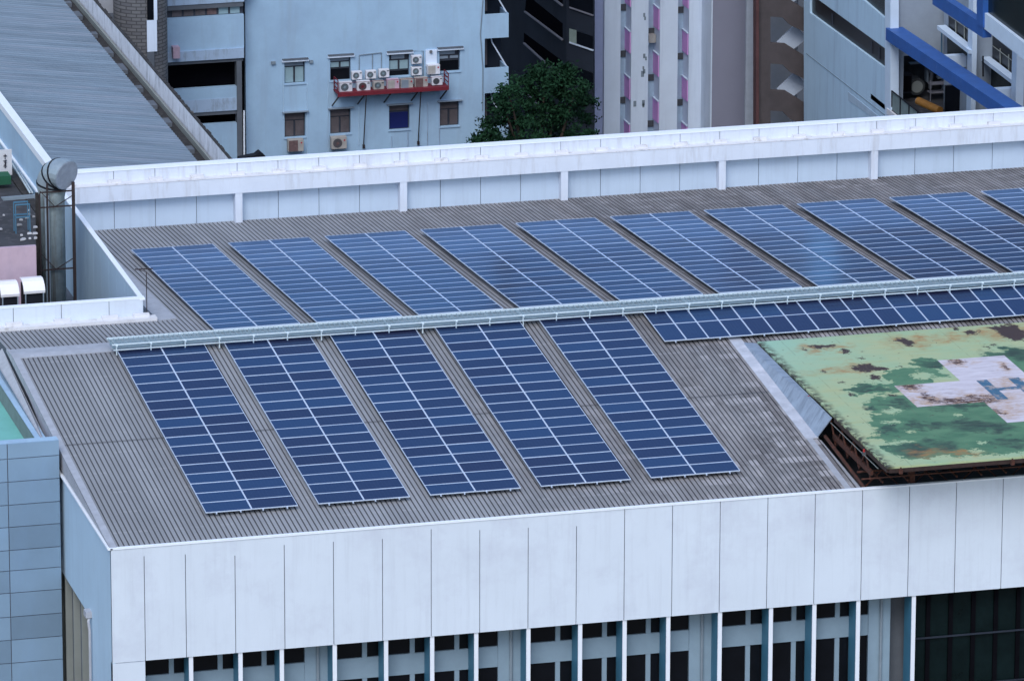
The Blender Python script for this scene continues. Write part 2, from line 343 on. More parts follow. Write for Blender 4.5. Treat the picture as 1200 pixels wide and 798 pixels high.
    c = mix(ma('MULTIPLY', ma('MULTIPLY', sm, rng(noise(1.5, (1, 1, 1), 2), .4, .6)), .5), c, (.12, .13, .08))
    # grimy rim
    rim = ma('MULTIPLY', rng(X, -7.75, -8.1), rng(noise(3, (1, 1, 1), 4), .4, .55)); c = mix(rim, c, (.05, .05, .03))
    l.new(c, b.inputs['Base Color'])
    m2 = bpy.data.materials.new('cross paint'); m2.use_nodes = True
    return m
MT['pad paint'] = padmat()
MT['cross paint'] = padmat(True)
MT['letter paint'] = mat('letter paint', (.045, .13, .22), .6, var=.25, vscale=3, col2=(.36, .30, .28), c2=(.50, .60), s2=1.8)

# ---------------------------------------------------------------- mesh helpers
ROOT = {}
class MB:
    def __init__(s): s.v = []; s.f = []; s.m = []
    def face(s, pts, mi=0):
        b = len(s.v); s.v += [tuple(map(float, p)) for p in pts]; s.f.append(tuple(range(b, b+len(pts)))); s.m.append(mi)
    def box(s, x0, x1, y0, y1, z0, z1, mi=0):
        if x0 > x1: x0, x1 = x1, x0
        if y0 > y1: y0, y1 = y1, y0
        if z0 > z1: z0, z1 = z1, z0
        b = len(s.v); s.v += [(x, y, z) for z in (z0, z1) for y in (y0, y1) for x in (x0, x1)]
        for q in ((0, 2, 3, 1), (4, 5, 7, 6), (0, 1, 5, 4), (2, 6, 7, 3), (0, 4, 6, 2), (1, 3, 7, 5)): s.f.append(tuple(b+i for i in q)); s.m.append(mi)
        return s
    def prism(s, pts, off, mi=0):
        off = np.array(off, float); A = [np.array(p, float) for p in pts]; B = [p+off for p in A]
        n = len(A); b = len(s.v); s.v += [tuple(p) for p in A]+[tuple(p) for p in B]
        s.f.append(tuple(range(b, b+n))); s.m.append(mi); s.f.append(tuple(range(b+2*n-1, b+n-1, -1))); s.m.append(mi)
        for i in range(n): j = (i+1) % n; s.f.append((b+j, b+i, b+n+i, b+n+j)); s.m.append(mi)
        return s
    def bar(s, p, q, w=.06, h=None, mi=0):
        h = h or w; p = Vector(p); q = Vector(q); d = (q-p).normalized(); up = Vector((0, 0, 1))
        if abs(d.z) > .95: up = Vector((0, 1, 0))
        a = d.cross(up).normalized()*w/2; c = a.cross(d).normalized()*h/2
        s.prism([p-a-c, p+a-c, p+a+c, p-a+c], q-p, mi); return s
    def tube(s, path, rad, n=10, mi=0, cap=True):
        rings = []; P = [Vector(p) for p in path]
        rad = rad if isinstance(rad, (list, tuple)) else [rad]*len(P)
        prev = None
        for i, p in enumerate(P):
            d = (P[min(i+1, len(P)-1)]-P[max(i-1, 0)]).normalized()
            if prev is None:
                a = d.cross(Vector((0, 0, 1)) if abs(d.z) < .9 else Vector((0, 1, 0))).normalized()
            else: a = (prev-d*prev.dot(d)).normalized()
            prev = a; c = d.cross(a); b = len(s.v)
            s.v += [tuple(p+(a*math.cos(t)+c*math.sin(t))*rad[i]) for t in [2*math.pi*k/n for k in range(n)]]; rings.append(b)
        for a, b in zip(rings, rings[1:]):
            for k in range(n): s.f.append((a+k, a+(k+1) % n, b+(k+1) % n, b+k)); s.m.append(mi)
        if cap:
            s.f.append(tuple(rings[0]+k for k in range(n))[::-1]); s.m.append(mi); s.f.append(tuple(rings[-1]+k for k in range(n))); s.m.append(mi)
        return s
    def build(s, name, mats, parent=None, kind=None, smooth=False, base=None):
        if isinstance(mats, str): mats = [mats]
        me = bpy.data.meshes.new(name)
        org = np.zeros(3)
        if parent is not None: org = ROOT.get(parent.name, org)
        elif base is not None: org = np.array(base, float)
        me.from_pydata([tuple(np.array(v)-org) for v in s.v], [], s.f)
        for m in mats: me.materials.append(MT[m])
        me.polygons.foreach_set('material_index', s.m)
        if smooth: me.polygons.foreach_set('use_smooth', [True]*len(s.f))
        me.update()
        bm = bmesh.new(); bm.from_mesh(me); bmesh.ops.recalc_face_normals(bm, faces=bm.faces); bm.to_mesh(me); bm.free()
        o = bpy.data.objects.new(name, me); COL.objects.link(o)
        if parent is not None: o.parent = parent; ROOT[o.name] = org
        else:
            o.location = tuple(org); ROOT[o.name] = org
        if kind: o['kind'] = kind
        return o
def tag(o, label, cat, group=None, kind=None):
    if label: o['label'] = label
    if cat: o['category'] = cat
    if group: o['group'] = group
    if kind: o['kind'] = kind
    return o
def thing(name, loc, label, cat, group=None):
    o = bpy.data.objects.new(name, None); COL.objects.link(o); o.location = tuple(map(float, loc)); o.empty_display_size = .3
    ROOT[o.name] = np.array(loc, float); return tag(o, label, cat, group)
def pY(Y, pts, t, mb=None, mi=0):
    mb = mb or MB(); mb.prism([aY(Y, *p) for p in pts], (0, t, 0), mi); return mb
def pX(X, pts, t, mb=None, mi=0):
    mb = mb or MB(); mb.prism([aX(X, *p) for p in pts], (t, 0, 0), mi); return mb
def rY(Y, u0, v0, u1, v1, t, mb=None, mi=0):
    """upright rectangle on the plane y=Y with corners surveyed at (u0,v0) and (u1,v1)"""
    mb = mb or MB(); um, vm = (u0+u1)/2, (v0+v1)/2
    mb.box(aY(Y, u0, vm)[0], aY(Y, u1, vm)[0], Y, Y+t, aY(Y, um, v1)[2], aY(Y, um, v0)[2], mi); return mb

GROUND = -48.0
# ================================================================ SETTING
MB().box(-700, 900, -420, 1500, GROUND-1, GROUND).build('ground', 'asphalt', kind='structure')
m = MB(); m.box(-60, 80, -40, -33, GROUND, GROUND+.02); 
m.build('road', 'slab grey', kind='structure')

# ================================================================ MAIN BUILDING
TA, TB = math.tan(R(5.245)), .0777
ZO = .23
XL, XR = -21.8, 46.0
YW, ZW, HW = -21.07, -2.165, 4.82
def zf(y): return -ZO+TA*y
def zb(y): return -ZO-TB*y
B = thing('industrial_building', (5, 2, GROUND), 'white panelled industrial building with corrugated gable roof carrying the solar panels', 'building')

def corr(name, x0, x1, y0, y1, z):
    mb = MB(); p = .21; k0 = int(math.ceil(x0/p)); k1 = int(math.floor(x1/p))
    prof = [(x0, 0)]
    for k in range(k0, k1+1):
        x = k*p
        for dx, dz in ((-.030, 0), (-.016, -.045), (.016, -.045), (.030, 0)):
            if x0 < x+dx < x1: prof.append((x+dx, dz))
    prof.append((x1, 0))
    for (a, za), (b, zb_) in zip(prof, prof[1:]):
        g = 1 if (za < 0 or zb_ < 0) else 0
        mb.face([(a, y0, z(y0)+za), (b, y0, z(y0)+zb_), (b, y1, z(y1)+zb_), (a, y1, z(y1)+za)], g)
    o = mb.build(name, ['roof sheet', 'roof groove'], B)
    return o
def norecalc(): pass
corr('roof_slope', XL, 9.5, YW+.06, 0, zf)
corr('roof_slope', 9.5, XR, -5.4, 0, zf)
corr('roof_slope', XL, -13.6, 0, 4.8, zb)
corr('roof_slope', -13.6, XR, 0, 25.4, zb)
# solid body under the sheets so no light leaks through
m = MB(); m.prism([(XL+.1, YW+.3, zf(YW)-.12), (XL+.1, -.02, -ZO-.12), (XL+.1, -.02, -4), (XL+.1, YW+.3, -4)], (9.4-XL-.1, 0, 0))
m.prism([(9.4, -5.3, zf(-5.3)-.12), (9.4, -.02, -ZO-.12), (9.4, -.02, -4), (9.4, -5.3, -4)], (XR-9.4, 0, 0))
m.prism([(-14.9, .0, -ZO-.12), (-14.9, 25.3, zb(25.3)-.12), (-14.9, 25.3, -4), (-14.9, .0, -4)], (XR+14.9, 0, 0))
m.prism([(XL+.1, .0, -ZO-.12), (XL+.1, 5.0, zb(5.0)-.12), (XL+.1, 5.0, -4), (XL+.1, .0, -4)], (6.7, 0, 0))
m.box(XL+.3, XR, YW+1.6, 25.3, GROUND, -4.01)
m.build('building_core', 'slab grey', B)
# ridge cap
m = MB()
m.prism([(XL-.05, -.42, zf(-.42)+.022), (XL-.05, 0, -ZO+.03), (XL-.05, 1.05, zb(1.05)+.022), (XL-.05, 1.05, zb(1.05)-.02), (XL-.05, 0, -ZO-.02), (XL-.05, -.42, zf(-.42)-.02)], (XR-XL, 0, 0))
m.build('ridge_cap', 'flashing', B)
# left verge flashing, front slope
m = MB()
m.prism([(XL-.04, YW+.1, ZW+.05), (XL-.04, -10.1, -1.97), (XL-.04, -7.7, -1.66), (XL-.04, -3.96, -.95), (XL-.04, 1.2, -.42), (XL-.04, 1.2, zb(1.2)+.03), (XL-.04, 0, -ZO+.035), (XL-.04, YW+.1, zf(YW)+.03)], (.06, 0, 0))
m.build('verge_flashing', 'flashing', B)
m = MB(); m.prism([(XL-.04, YW+.1, zf(YW)+.035), (XL-.04, 0, -ZO+.04), (XL-.04, 0, -ZO+.02), (XL-.04, YW+.1, zf(YW)+.015)], (.30, 0, 0))
m.build('verge_flashing', 'flashing', B)

# front wall of tall panels
wx = [-20.45]+[-18.764+2.032*k for k in range(0, 33)]
wx = [x for x in wx if x < XR]
edges = [XL]+wx+[XR]
m = MB()
zb0 = ZW-HW
for i, (a, b) in enumerate(zip(edges, edges[1:])):
    g = .016
    m.box(a+(g if i else 0), b-g, YW, YW+.12, zb0, ZW-.03)
    if 0 < i < 11: m.box(a-g, a+g, YW+.004, YW+.12, ZW-.03-random.uniform(.1, .7), ZW-.03)
m.build('front_wall', 'white panel', B)
MB().box(XL+.01, XR, YW+.05, YW+.14, zb0+.02, ZW-.04).build('joint_backing', 'dark backing', B)
MB().box(XL-.02, XR, YW-.03, YW+.16, ZW-.03, ZW+.03).build('wall_coping', 'coping', B)
m = MB(); m.box(XL, -20.466, YW, YW+.3, GROUND, zb0-.025)
m.build('corner_pier', 'white panel', B)
# below the wall: bays with vertical fins, transoms and dark windows
fins = [-20.60, -18.57, -16.53, -14.82, -12.62, -10.48, -8.55, -6.70, -4.50, -2.31, -.42, 1.44, 3.65, 5.84, 7.71, 9.61, 12.02]
YG = -20.0
ZB = -16.0
for i, x in enumerate(fins[1:]):
    d = .95
    m = MB(); m.box(x-.085, x+.085, YW+.06, YW+.12, ZB, zb0+.03, 0); m.box(x-.08, x+.08, YW+.12, YG, ZB, zb0+.03, 1)
    m.build('fin', ['fin white', 'fin teal'], B)
MB().box(-20.466, 46, YW+.13, YG+.3, zb0+.031, zb0+.08).build('soffit', 'slab grey', B)
zt0, zt1 = -8.03, -8.92
for i, (a, b) in enumerate(zip(fins, fins[1:])):
    a += .08; b -= .08
    pil = i in (3, 7, 11, 15)
    if i == 0: a = -20.466
    if i == 15: b -= .62
    fr = MB(); gl = MB()
    xe = b if not pil else b-.95
    for lo, hi in ((zt0, zb0+.03), (-12.4, zt1), (-16, -13.3)):
        gl.box(a, xe, YG+.10, YG+.12, lo, hi)
    for lo, hi in ((zt1, zt0), (-13.3, -12.4)): fr.box(a, b, YG, YG+.14, lo, hi)
    if pil:
        fr.box(xe, b, YG-.05, YG+.14, ZB, zb0+.03)
    else:
        xm = a+(b-a)*.66; fr.box(xm, xm+.2, YG+.02, YG+.13, ZB, zb0+.03)
    w = fr.build('window', 'frame blue grey', B)
    gl.build('pane', 'dark glass', w)
    if pil: MB().tube([(b-.42, YG-.13, ZB), (b-.42, YG-.13, zb0)], .06, 8).build('downpipe', 'pipe grey', B)
# green curtain wall at the right
m = MB(); m.box(12.11, 46, YG-.2, YG-.18, ZB, zb0+.03); cw = m.build('curtain_wall', 'green glass', B)
m = MB(); x = 12.9
while x < 46: m.box(x-.09, x+.09, YG-.30, YG-.2, ZB, zb0+.03); x += .99
m.build('mullion_grid', 'black gap', cw)
m = MB()
for z in (-9.15, -11.35, -13.5): m.box(12.11, 46, YG-.34, YG-.3, z-.035, z+.035)
m.build('transom_rail', 'charcoal wall', cw)
# lower storeys, plain
m = MB(); m.box(-20.4, 46, YW+.1, YG+.6, GROUND, ZB)
m.build('lower_wall', 'white panel', B)
# left side wall
m = MB(); yj = [YW+.002, -15.6]
m.prism([(XL, YW+.002, ZW-.035), (XL, 5.2, -2.12), (XL, 5.2, -6.55), (XL, -16.45, -6.55), (XL, -16.45, GROUND), (XL, YW+.002, GROUND)], (.12, 0, 0))
m.build('side_wall', 'shade side panel', B)
MB().prism([(XL-.13, YW-.03, ZW+.034), (XL-.13, 5.2, -2.05), (XL-.13, 5.2, -2.12), (XL-.13, YW-.03, ZW-.033)], (.2, 0, 0)).build('wall_coping', 'coping', B)
MB().box(XL+.45, XL+.6, -16.45, 5.2, GROUND, -6.5).build('side_recess_wall', 'fin grey', B)
for y in (-16.3, -14.55, -12.8, -11.05, -9.3):
    MB().box(XL+.02, XL+.45, y-.05, y+.05, GROUND, -6.55).build('side_fin', 'fin grey', B)
m = MB(); m.tube([(XL-.06, -16.75, -6.4), (XL-.14, -16.85, -6.6), (XL-.1, -16.9, -7.0), (XL-.1, -16.9, -12)], .06, 8); m.box(XL-.25, XL, -16.9, -16.4, -6.45, -6.2)
m.build('drain_pipe', 'flashing', B)

# back parapet: recessed panels, beam with ledge, columns
jx = [-14.27]+[-12.21+1.965*k for k in range(0, 30)]
jx = [x for x in jx if x < XR]
m = MB(); g = .014; e = [-15.0]+jx[1:]+[XR]
for a, b in zip(e, e[1:]): m.box(a+g, b-g, 25.4, 25.5, -4, -.5, 1); m.box(a+g, b-g, 25.4, 25.5, -.499, .60, 0)
m.build('back_parapet', ['parapet white', 'recess panel'], B)
MB().box(-15, XR, 25.45, 25.9, GROUND, .55).build('joint_backing', 'dark backing', B)
MB().box(-15.02, XR, 25.37, 25.93, .60, .66).build('wall_coping', 'coping', B)
MB().box(-15, XR, 24.9, 25.4, -.74, .03).build('parapet_beam', 'parapet white', B)
MB().box(-15, XR, 24.88, 25.398, .032, .06).build('parapet_ledge', 'ledge white', B)
for x in (-14.6, -6.35, 1.6, 9.47, 17.28, 24.9, 32.8, 40.6):
    MB().box(x-.17, x+.17, 24.92, 25.398, -4, -.742).build('parapet_column', 'parapet white', B)
for x in jx[1:]:
    MB().box(x-.3, x+.32, 25.17, 25.38, .06, .20).build('joint_cover', 'ledge white', B)
# raised wall along the left edge of the back slope, and parapet across the notch
m = MB(); ys = [5.3+1.76*k for k in range(0, 11)]
for a, b in zip(ys, ys[1:]): m.box(-15.1, -14.98, a+.012, b-.012 if b < 22 else 23.6, -12, .24)
m.build('notch_wall', 'shade side panel', B)
MB().box(-15.07, -14.99, 5.31, 23.5, -12, .2).build('joint_backing', 'dark backing', B)
MB().box(-15.13, -14.90, 5.28, 23.6, .24, .29).build('wall_coping', 'coping', B)
m = MB(); e = [XL-3, -20.76, -18.6, -16.46, -15.12]
e = [-26, -23.0, -20.75, -18.62, -16.5, -14.98]
for a, b in zip(e, e[1:]): m.box(a+.014, b-.014, 5.3, 5.42, -12, .29)
m.build('notch_parapet', 'white panel', B)
MB().box(-26, -15.0, 5.33, 5.6, -12, .28).build('joint_backing', 'dark backing', B)
MB().box(-26, -14.9, 5.28, 5.62, .291, .33).build('wall_coping', 'coping', B)
m = MB(); m.box(-26, -14.45, 4.82, 5.298, -.9, -.47)
m.build('parapet_ledge', 'ledge white', B)
for x in (-20.75, -18.62, -16.5, -15.1): MB().box(x-.35, x+.35, 5.05, 5.27, -.468, -.33).build('joint_cover', 'ledge white', B)
# gutter strip between raised wall and back slope
m = MB(); m.prism([(-14.9, 5.7, zb(5.7)-.55), (-14.9, 25, zb(25)-.45), (-14.35, 25, zb(25)-.45), (-14.35, 5.7, zb(5.7)-.55)], (0, 0, -.05)); m.build('gutter', 'grime', B)
m = MB(); m.prism([(-14.4, 4.85, zb(4.8)+.0), (-14.4, 25.2, zb(25.2)+.0), (-13.58, 25.2, zb(25.2)+.035), (-13.58, 4.85, zb(4.8)+.035)], (0, 0, -.5)); m.build('verge_flashing', 'flashing', B)
m = MB(); m.tube([(-14.82, 5.3, -.4), (-14.82, 5.3, 1.5), (-15.3, 5.4, 1.65)], .02, 6); m.bar((-15.3, 5.4, 1.62), (-14.5, 5.4, 1.60), .04); m.build('antenna_mast', 'iron dark', B)
# flashings and skirt wall beside the helipad
m = MB()
m.prism([(8.95, -3.6, zf(-3.6)+.03), (9.5, -3.6, zf(-3.6)+.03), (9.5, -15.5, zf(-15.5)+.03), (8.95, -15.5, zf(-15.5)+.03)], (0, 0, -.08))
m.build('verge_flashing', 'pale flashing', B)
m = MB()
m.prism([(8.98, -15.5, zf(-15.5)+.02), (9.25, -15.5, zf(-15.5)+.02), (9.25, YW+.1, zf(YW)+.02), (8.98, YW+.1, zf(YW)+.02)], (0, 0, -.08))
m.prism([(9.3, -15.5, zf(-15.5)-.02), (9.62, -15.5, zf(-15.5)-.1), (9.75, YW+.1, zf(YW)-.1), (9.3, YW+.1, zf(YW)-.02)], (0, 0, -.08))
m.build('verge_flashing', 'flashing', B)
m = MB(); m.prism([(9.45, -4.6, zf(-4.6)+.02), (9.45, -15.45, zf(-15.45)+.02), (9.97, -15.75, -.74), (9.97, -4.8, -.66)], (.05, 0, 0)); m.build('skirt_wall', 'skirt', B)
# pit under the helipad
m = MB(); m.box(9.5, XR, YW+.3, -5.4, -5.0, -4.5); m.box(9.42, 9.5, YW+.2, -5.4, -4.6, -1.62-.6); m.box(9.5, XR, -5.5, -5.38, -4.6, zf(-5.4)-.1)
m.build('roof_well', 'grime', B)

# ================================================================ HELIPAD
PZ = -.6; PX0, PX1, PY0, PY1 = 10.05, 26.45, -23.15, -4.8
PC = ((PX0+PX1)/2, (PY0+PY1)/2)
H = thing('helipad', (PC[0], PC[1], PZ), 'weathered green rooftop helipad deck with white cross and blue H, rusty underframe', 'helipad')
MB().box(PX0, PX1, PY0, PY1, PZ-.09, PZ).build('deck', 'pad paint', H)
cx0, cx1, cy0, cy1 = 16.74, 19.76, -15.6, -12.47
m = MB(); zc = PZ+.004
m.box(13.79, cx0, cy0, cy1, zc, zc+.002); m.box(cx0, cx1, -18.62, -9.38, zc, zc+.002); m.box(cx1, 22.7, cy0, cy1, zc, zc+.002)
m.build('cross_marking', 'cross paint', H)
m = MB(); zc = PZ+.0085
m.box(17.40, 17.88, -15.45, -12.60, zc, zc+.002); m.box(18.82, 19.30, -15.45, -12.60, zc, zc+.002); m.box(17.88, 18.82, -14.22, -13.84, zc, zc+.002)
m.build('letter_h', 'letter paint', H)
for (a, b) in (((PX0+.1, PY0+.05), (PX1-.1, PY0+.05)), ((PX0+.05, PY0+.1), (PX0+.05, -15.9)), ((PX1-.05, PY0+.1), (PX1-.05, PY1-.1)), ((PX0+.1, PY1-.05), (PX1-.1, PY1-.05))):
    MB().bar((*a, PZ-.18), (*b, PZ-.18), .12, .18).build('edge_beam', 'dark rust', H)
yy = [-20.6, -17.8, -15, -12, -9, -6.2]
for y in yy: MB().bar((PX0+.2, y, PZ-.25), (PX1-.2, y, PZ-.25), .14, .28).build('cross_beam', 'dark rust', H)
x = PX0+.6
while x < PX1:
    MB().bar((x, -20.75, PZ-1.45), (x, -15.5, PZ-1.3), .06, .08).build('joist', 'rust', H)
    x += 1.07
m = MB(); x = 9.9; k = 0
while x < PX1-1.2:
    m.bar((x, -19.6, PZ-1.3 if k % 2 else PZ-2.3), (x+1.07, -19.6, PZ-2.3 if k % 2 else PZ-1.3), .05); x += 1.07; k += 1
m.bar((9.9, -19.6, PZ-1.3), (PX1, -19.6, PZ-1.3), .07)
m.bar((9.7, -20.8, PZ-1.22), (PX1, -20.8, PZ-1.22), .05)
m.build('front_truss', 'rust', H)
m = MB(); y = -20.7; k = 0
while y < -15.8:
    m.bar((10.15, y, PZ-.4 if k % 2 else PZ-1.35), (10.15, y+.8, PZ-1.35 if k % 2 else PZ-.4), .06); y += .8; k += 1
m.bar((10.15, -20.8, PZ-1.0), (10.15, -15.6, PZ-1.0), .12, .2)
m.bar((9.75, -20.9, PZ-1.5), (9.75, -15.6, PZ-.95), .10)
m.build('side_truss', 'rust', H)
for x, y in ((12, -20.4), (18, -20.4), (24, -20.4), (12, -7), (24, -7)): MB().box(x-.12, x+.12, y-.12, y+.12, -4.5, PZ-.45).build('post', 'rust', H)
MB().bar((PX0-.12, -22.3, PZ-.32), (PX0-.12, -15.8, PZ-.32), .022).build('edge_conduit', 'fin grey', H)
m = MB(); m.bar((PX0+.6, -21.2, PZ-.85), (PX1, -21.2, PZ-.85), .04); m.build('edge_conduit', 'fin grey', H)
for y in (-8.6, -12.6, -20.3): 
    l_ = MB().box(PX0-.16, PX0-.02, y-.07, y+.07, PZ-.36, PZ-.22).build('edge_lamp', 'ac dark', H)
    MB().tube([(PX0-.09, y, PZ-.22), (PX0-.09, y, PZ-.1)], [.05, .04], 8).build('lens', 'red lamp', l_)
for x in (10.6, 15.4, 20.2): 
    l_ = MB().box(x-.07, x+.07, PY0-.14, PY0-.02, PZ-.3, PZ-.10).build('edge_lamp', 'rust', H)
    MB().tube([(x, PY0-.08, PZ-.10), (x, PY0-.08, PZ-.03)], [.04, .03], 8).build('lens', 'rust', l_)

# ================================================================ SOLAR ARRAYS
RW = 1.91568
def panel_proto(lx, ly):
    """one framed module lying in local xy, centred, top face at z=0"""
    me = bpy.data.meshes.new('panel'); mb = MB(); hx, hy, fw, t = lx/2-.004, ly/2-.003, .029, .04
    o = [(-hx, -hy), (hx, -hy), (hx, hy), (-hx, hy)]; i = [(-hx+fw, -hy+fw), (hx-fw, -hy+fw), (hx-fw, hy-fw), (-hx+fw, hy-fw)]
    mb.face([(x, y, -.006) for x, y in i], 0)
    for k in range(4):
        j = (k+1) % 4
        mb.face([(*o[k], 0), (*o[j], 0), (*i[j], 0), (*i[k], 0)], 1)
        mb.face([(*o[j], 0), (*o[k], 0), (*o[k], -t), (*o[j], -t)], 1)
        mb.face([(*i[k], 0), (*i[j], 0), (*i[j], -.006), (*i[k], -.006)], 1)
    mb.face([(x, y, -t) for x, y in o[::-1]], 1)
    me.from_pydata(mb.v, [], mb.f); me.materials.append(MT['solar']); me.materials.append(MT['aluminium']); me.polygons.foreach_set('material_index', mb.m); me.update()
    return me
P_LAND = panel_proto(RW, 1.0); P_PORT = panel_proto(1.0, RW)
def array(name, loc, rx, nx, ny, dx, dy, mesh, label, group, sgn, stand, rails_y=True):
    r = bpy.data.objects.new(name, None); COL.objects.link(r); r.location = loc; r.rotation_euler = (rx, 0, 0); ROOT[r.name] = np.zeros(3)
    tag(r, label, 'solar array', group)
    for i in range(nx):
        for j in range(ny):
            p = bpy.data.objects.new('panel', mesh); COL.objects.link(p); p.parent = r; p.location = ((i+.5)*dx, sgn*(j+.5)*dy, random.uniform(-.003, .003))
            p.rotation_euler = (random.uniform(-.003, .003), random.uniform(-.003, .003), 0)
    L = ny*dy; W = nx*dx
    def add(mb, nm, mt):
        me = bpy.data.meshes.new(nm); me.from_pydata(mb.v, [], mb.f); me.materials.append(MT[mt]); me.update()
        o = bpy.data.objects.new(nm, me); COL.objects.link(o); o.parent = r
    if rails_y:
        m = MB(); m.box(W/2-.03, W/2+.03, 0, sgn*L, -.03, .006); add(m, 'centre_rail', 'aluminium')
        xs = (.45, 1.45, W-1.45, W-.45)
    else: xs = [.5+2.0*k for k in range(int(nx/2))]
    for x in xs:
        m = MB(); m.box(x-.025, x+.025, sgn*-.04, sgn*(L+.06), -.09, -.045)
        y = .5
        while y < L: m.box(x-.02, x+.02, sgn*y-.02, sgn*y+.02, -stand, -.09); y += 2.4
        add(m, 'mounting_rail', 'aluminium')
    return r
names5 = ['leftmost of the five long dark blue arrays on the front slope, beside the bare roof',
          'second from the left of the five long dark blue arrays on the front slope',
          'middle one of the five long dark blue arrays on the front slope',
          'fourth from the left of the five long dark blue arrays on the front slope',
          'rightmost of the five long dark blue arrays, nearest the short wide strip and helipad']
for k in range(5):
    x = -17.415+4.6778*k; a = R(5.245)
    array('solar_array', (x, -.8012*math.cos(a), -.8012*math.sin(a)+0), a, 2, 18, RW, 1.0, P_LAND, names5[k], 'long solar arrays on the front roof slope', -1, .17)
onm = ['leftmost', 'second from the left', 'third from the left', 'fourth from the left', 'fifth from the left', 'sixth from the left', 'seventh from the left', 'eighth from the left', 'ninth from the left', 'tenth from left, cut off at right,']
for k in range(10):
    x = -12.6964+4.5602*k; a = R(4.3308)
    array('solar_array', (x, 1.2427*math.cos(a), -1.2427*math.sin(a)), -a, 2, 18, RW, 1.0, P_LAND,
          onm[k]+' of long arrays on the slope behind the walkway', 'long solar arrays on the back roof slope', 1, .25)
a = R(5.245)
array('solar_array', (5.9973, -.5214*math.cos(a), -.5214*math.sin(a)), a, 24, 2, 1.0, RW, P_PORT, 'wide two row solar strip between the ridge walkway and the green helipad', None, -1, .17, False)

# ================================================================ RIDGE WALKWAY
Wk = thing('ridge_walkway', (0, -.6, -.1), 'pale galvanised grating walkway on brackets running along the roof ridge', 'walkway')
x0, x1 = -17.72, 45.0
m = MB(); m.box(x0, x1, -.22, -.17, .22, .30); m.build('edge_rail', 'galvanised bright', Wk)
m = MB(); m.box(x0+.05, x1, -1.12, -1.08, .21, .265); m.build('edge_rail', 'galvanised bright', Wk)
m = MB(); x = x0+.05
while x < x1: m.box(x, x+.035, -1.07, -.22, .235, .265); x += .22
for y in (-.43, -.64, -.85): m.box(x0, x1, y-.012, y+.012, .236, .272)
m.build('grating', 'galvanised', Wk)
MB().box(x0+.1, x1, -1.2, -1.16, .0, .04).build('lower_rail', 'galvanised bright', Wk)
MB().box(x0+.1, x1, -1.0, -.3, .03, .07).build('cable_tray', 'galvanised', Wk)
x = x0+.25
while x < x1:
    m = MB(); m.box(x-.03, x+.03, -1.2, -.2, .15, .2); m.box(x-.025, x+.025, -1.12, -1.07, -.24, .15); m.box(x-.03, x+.03, -.24, -.18, -.24, .2); m.box(x-.04, x+.04, -1.22, -1.12, .2, .225)
    m.build('bracket', 'galvanised bright', Wk); x += 1.5

# ================================================================ LEFT FOREGROUND BLOCK (blue panelled, turquoise roof)
YT = -11.3
xr_ = -21.98
T = thing('panelled_block', (-25, -5, GROUND), 'blue panelled building block with turquoise flat roof beside the corrugated roof', 'building')
zt = aY(YT, 30, 519)[2]
jxt = aY(YT, 10, 600)[0]
m = MB(); rows = [zt-.5-1.0*k for k in range(0, 12)]
levels = [zt]+[aY(YT, 40, v)[2] for v in (536, 563, 590, 616, 643, 667, 693, 721, 748, 775, 803)]
cols = [-32, -29.2, -27.0, jxt, xr_]
for ci in range(len(cols)-1):
    for a, b in zip(levels, levels[1:]):
        pm = MB(); pm.box(cols[ci]+.018, cols[ci+1]-(.018 if ci < len(cols)-2 else 0), YT, YT+.1, b+.035, a-.0)
        if ci >= 2: pm.build('wall_panel', 'tower panel', T)
        else: m.box(cols[ci]+.015, cols[ci+1]-.015, YT, YT+.1, b+.015, a)
m.build('wall_panels', 'tower panel', T)
MB().box(-32, xr_-.02, YT+.05, YT+.5, GROUND, zt-.02).build('joint_backing', 'dark backing', T)
MB().box(-32, xr_, YT+.101, YT+.55, zt-.3, zt+.02).build('parapet_top', 'wall light blue', T)
MB().box(xr_-.45, xr_-.02, YT+.55, 4.7, -6, zt-.72).build('side_wall', 'wall light blue', T)
MB().box(-32, xr_-.46, YT+.55, 4.7, -6, -2.05).build('roof', 'turquoise', T)
m = MB(); m.box(xr_-.50, xr_-.452, YT+.56, 4.7, -2.04, zt-.75); m.build('inner_upstand', 'grey green', T)
m = MB(); m.prism([(xr_-.5, YT+.6, zt-.70), (xr_-.28, YT+.6, zt-.68), (xr_-.28, 4.7, zt-.68), (xr_-.5, 4.7, zt-.7)], (0, 0, .03)); m.build('rim', 'wall light blue', T)
m = MB(); m.prism([(xr_-.27, YT+.6, zt-.72), (XL-.07, YT+.6, -1.9), (XL-.07, -7.7, -1.6), (XL-.07, 2.0, -.5), (xr_-.27, 2.0, zt-.3)], (0, 0, -.05)); m.build('rim_flashing', 'flashing', T)

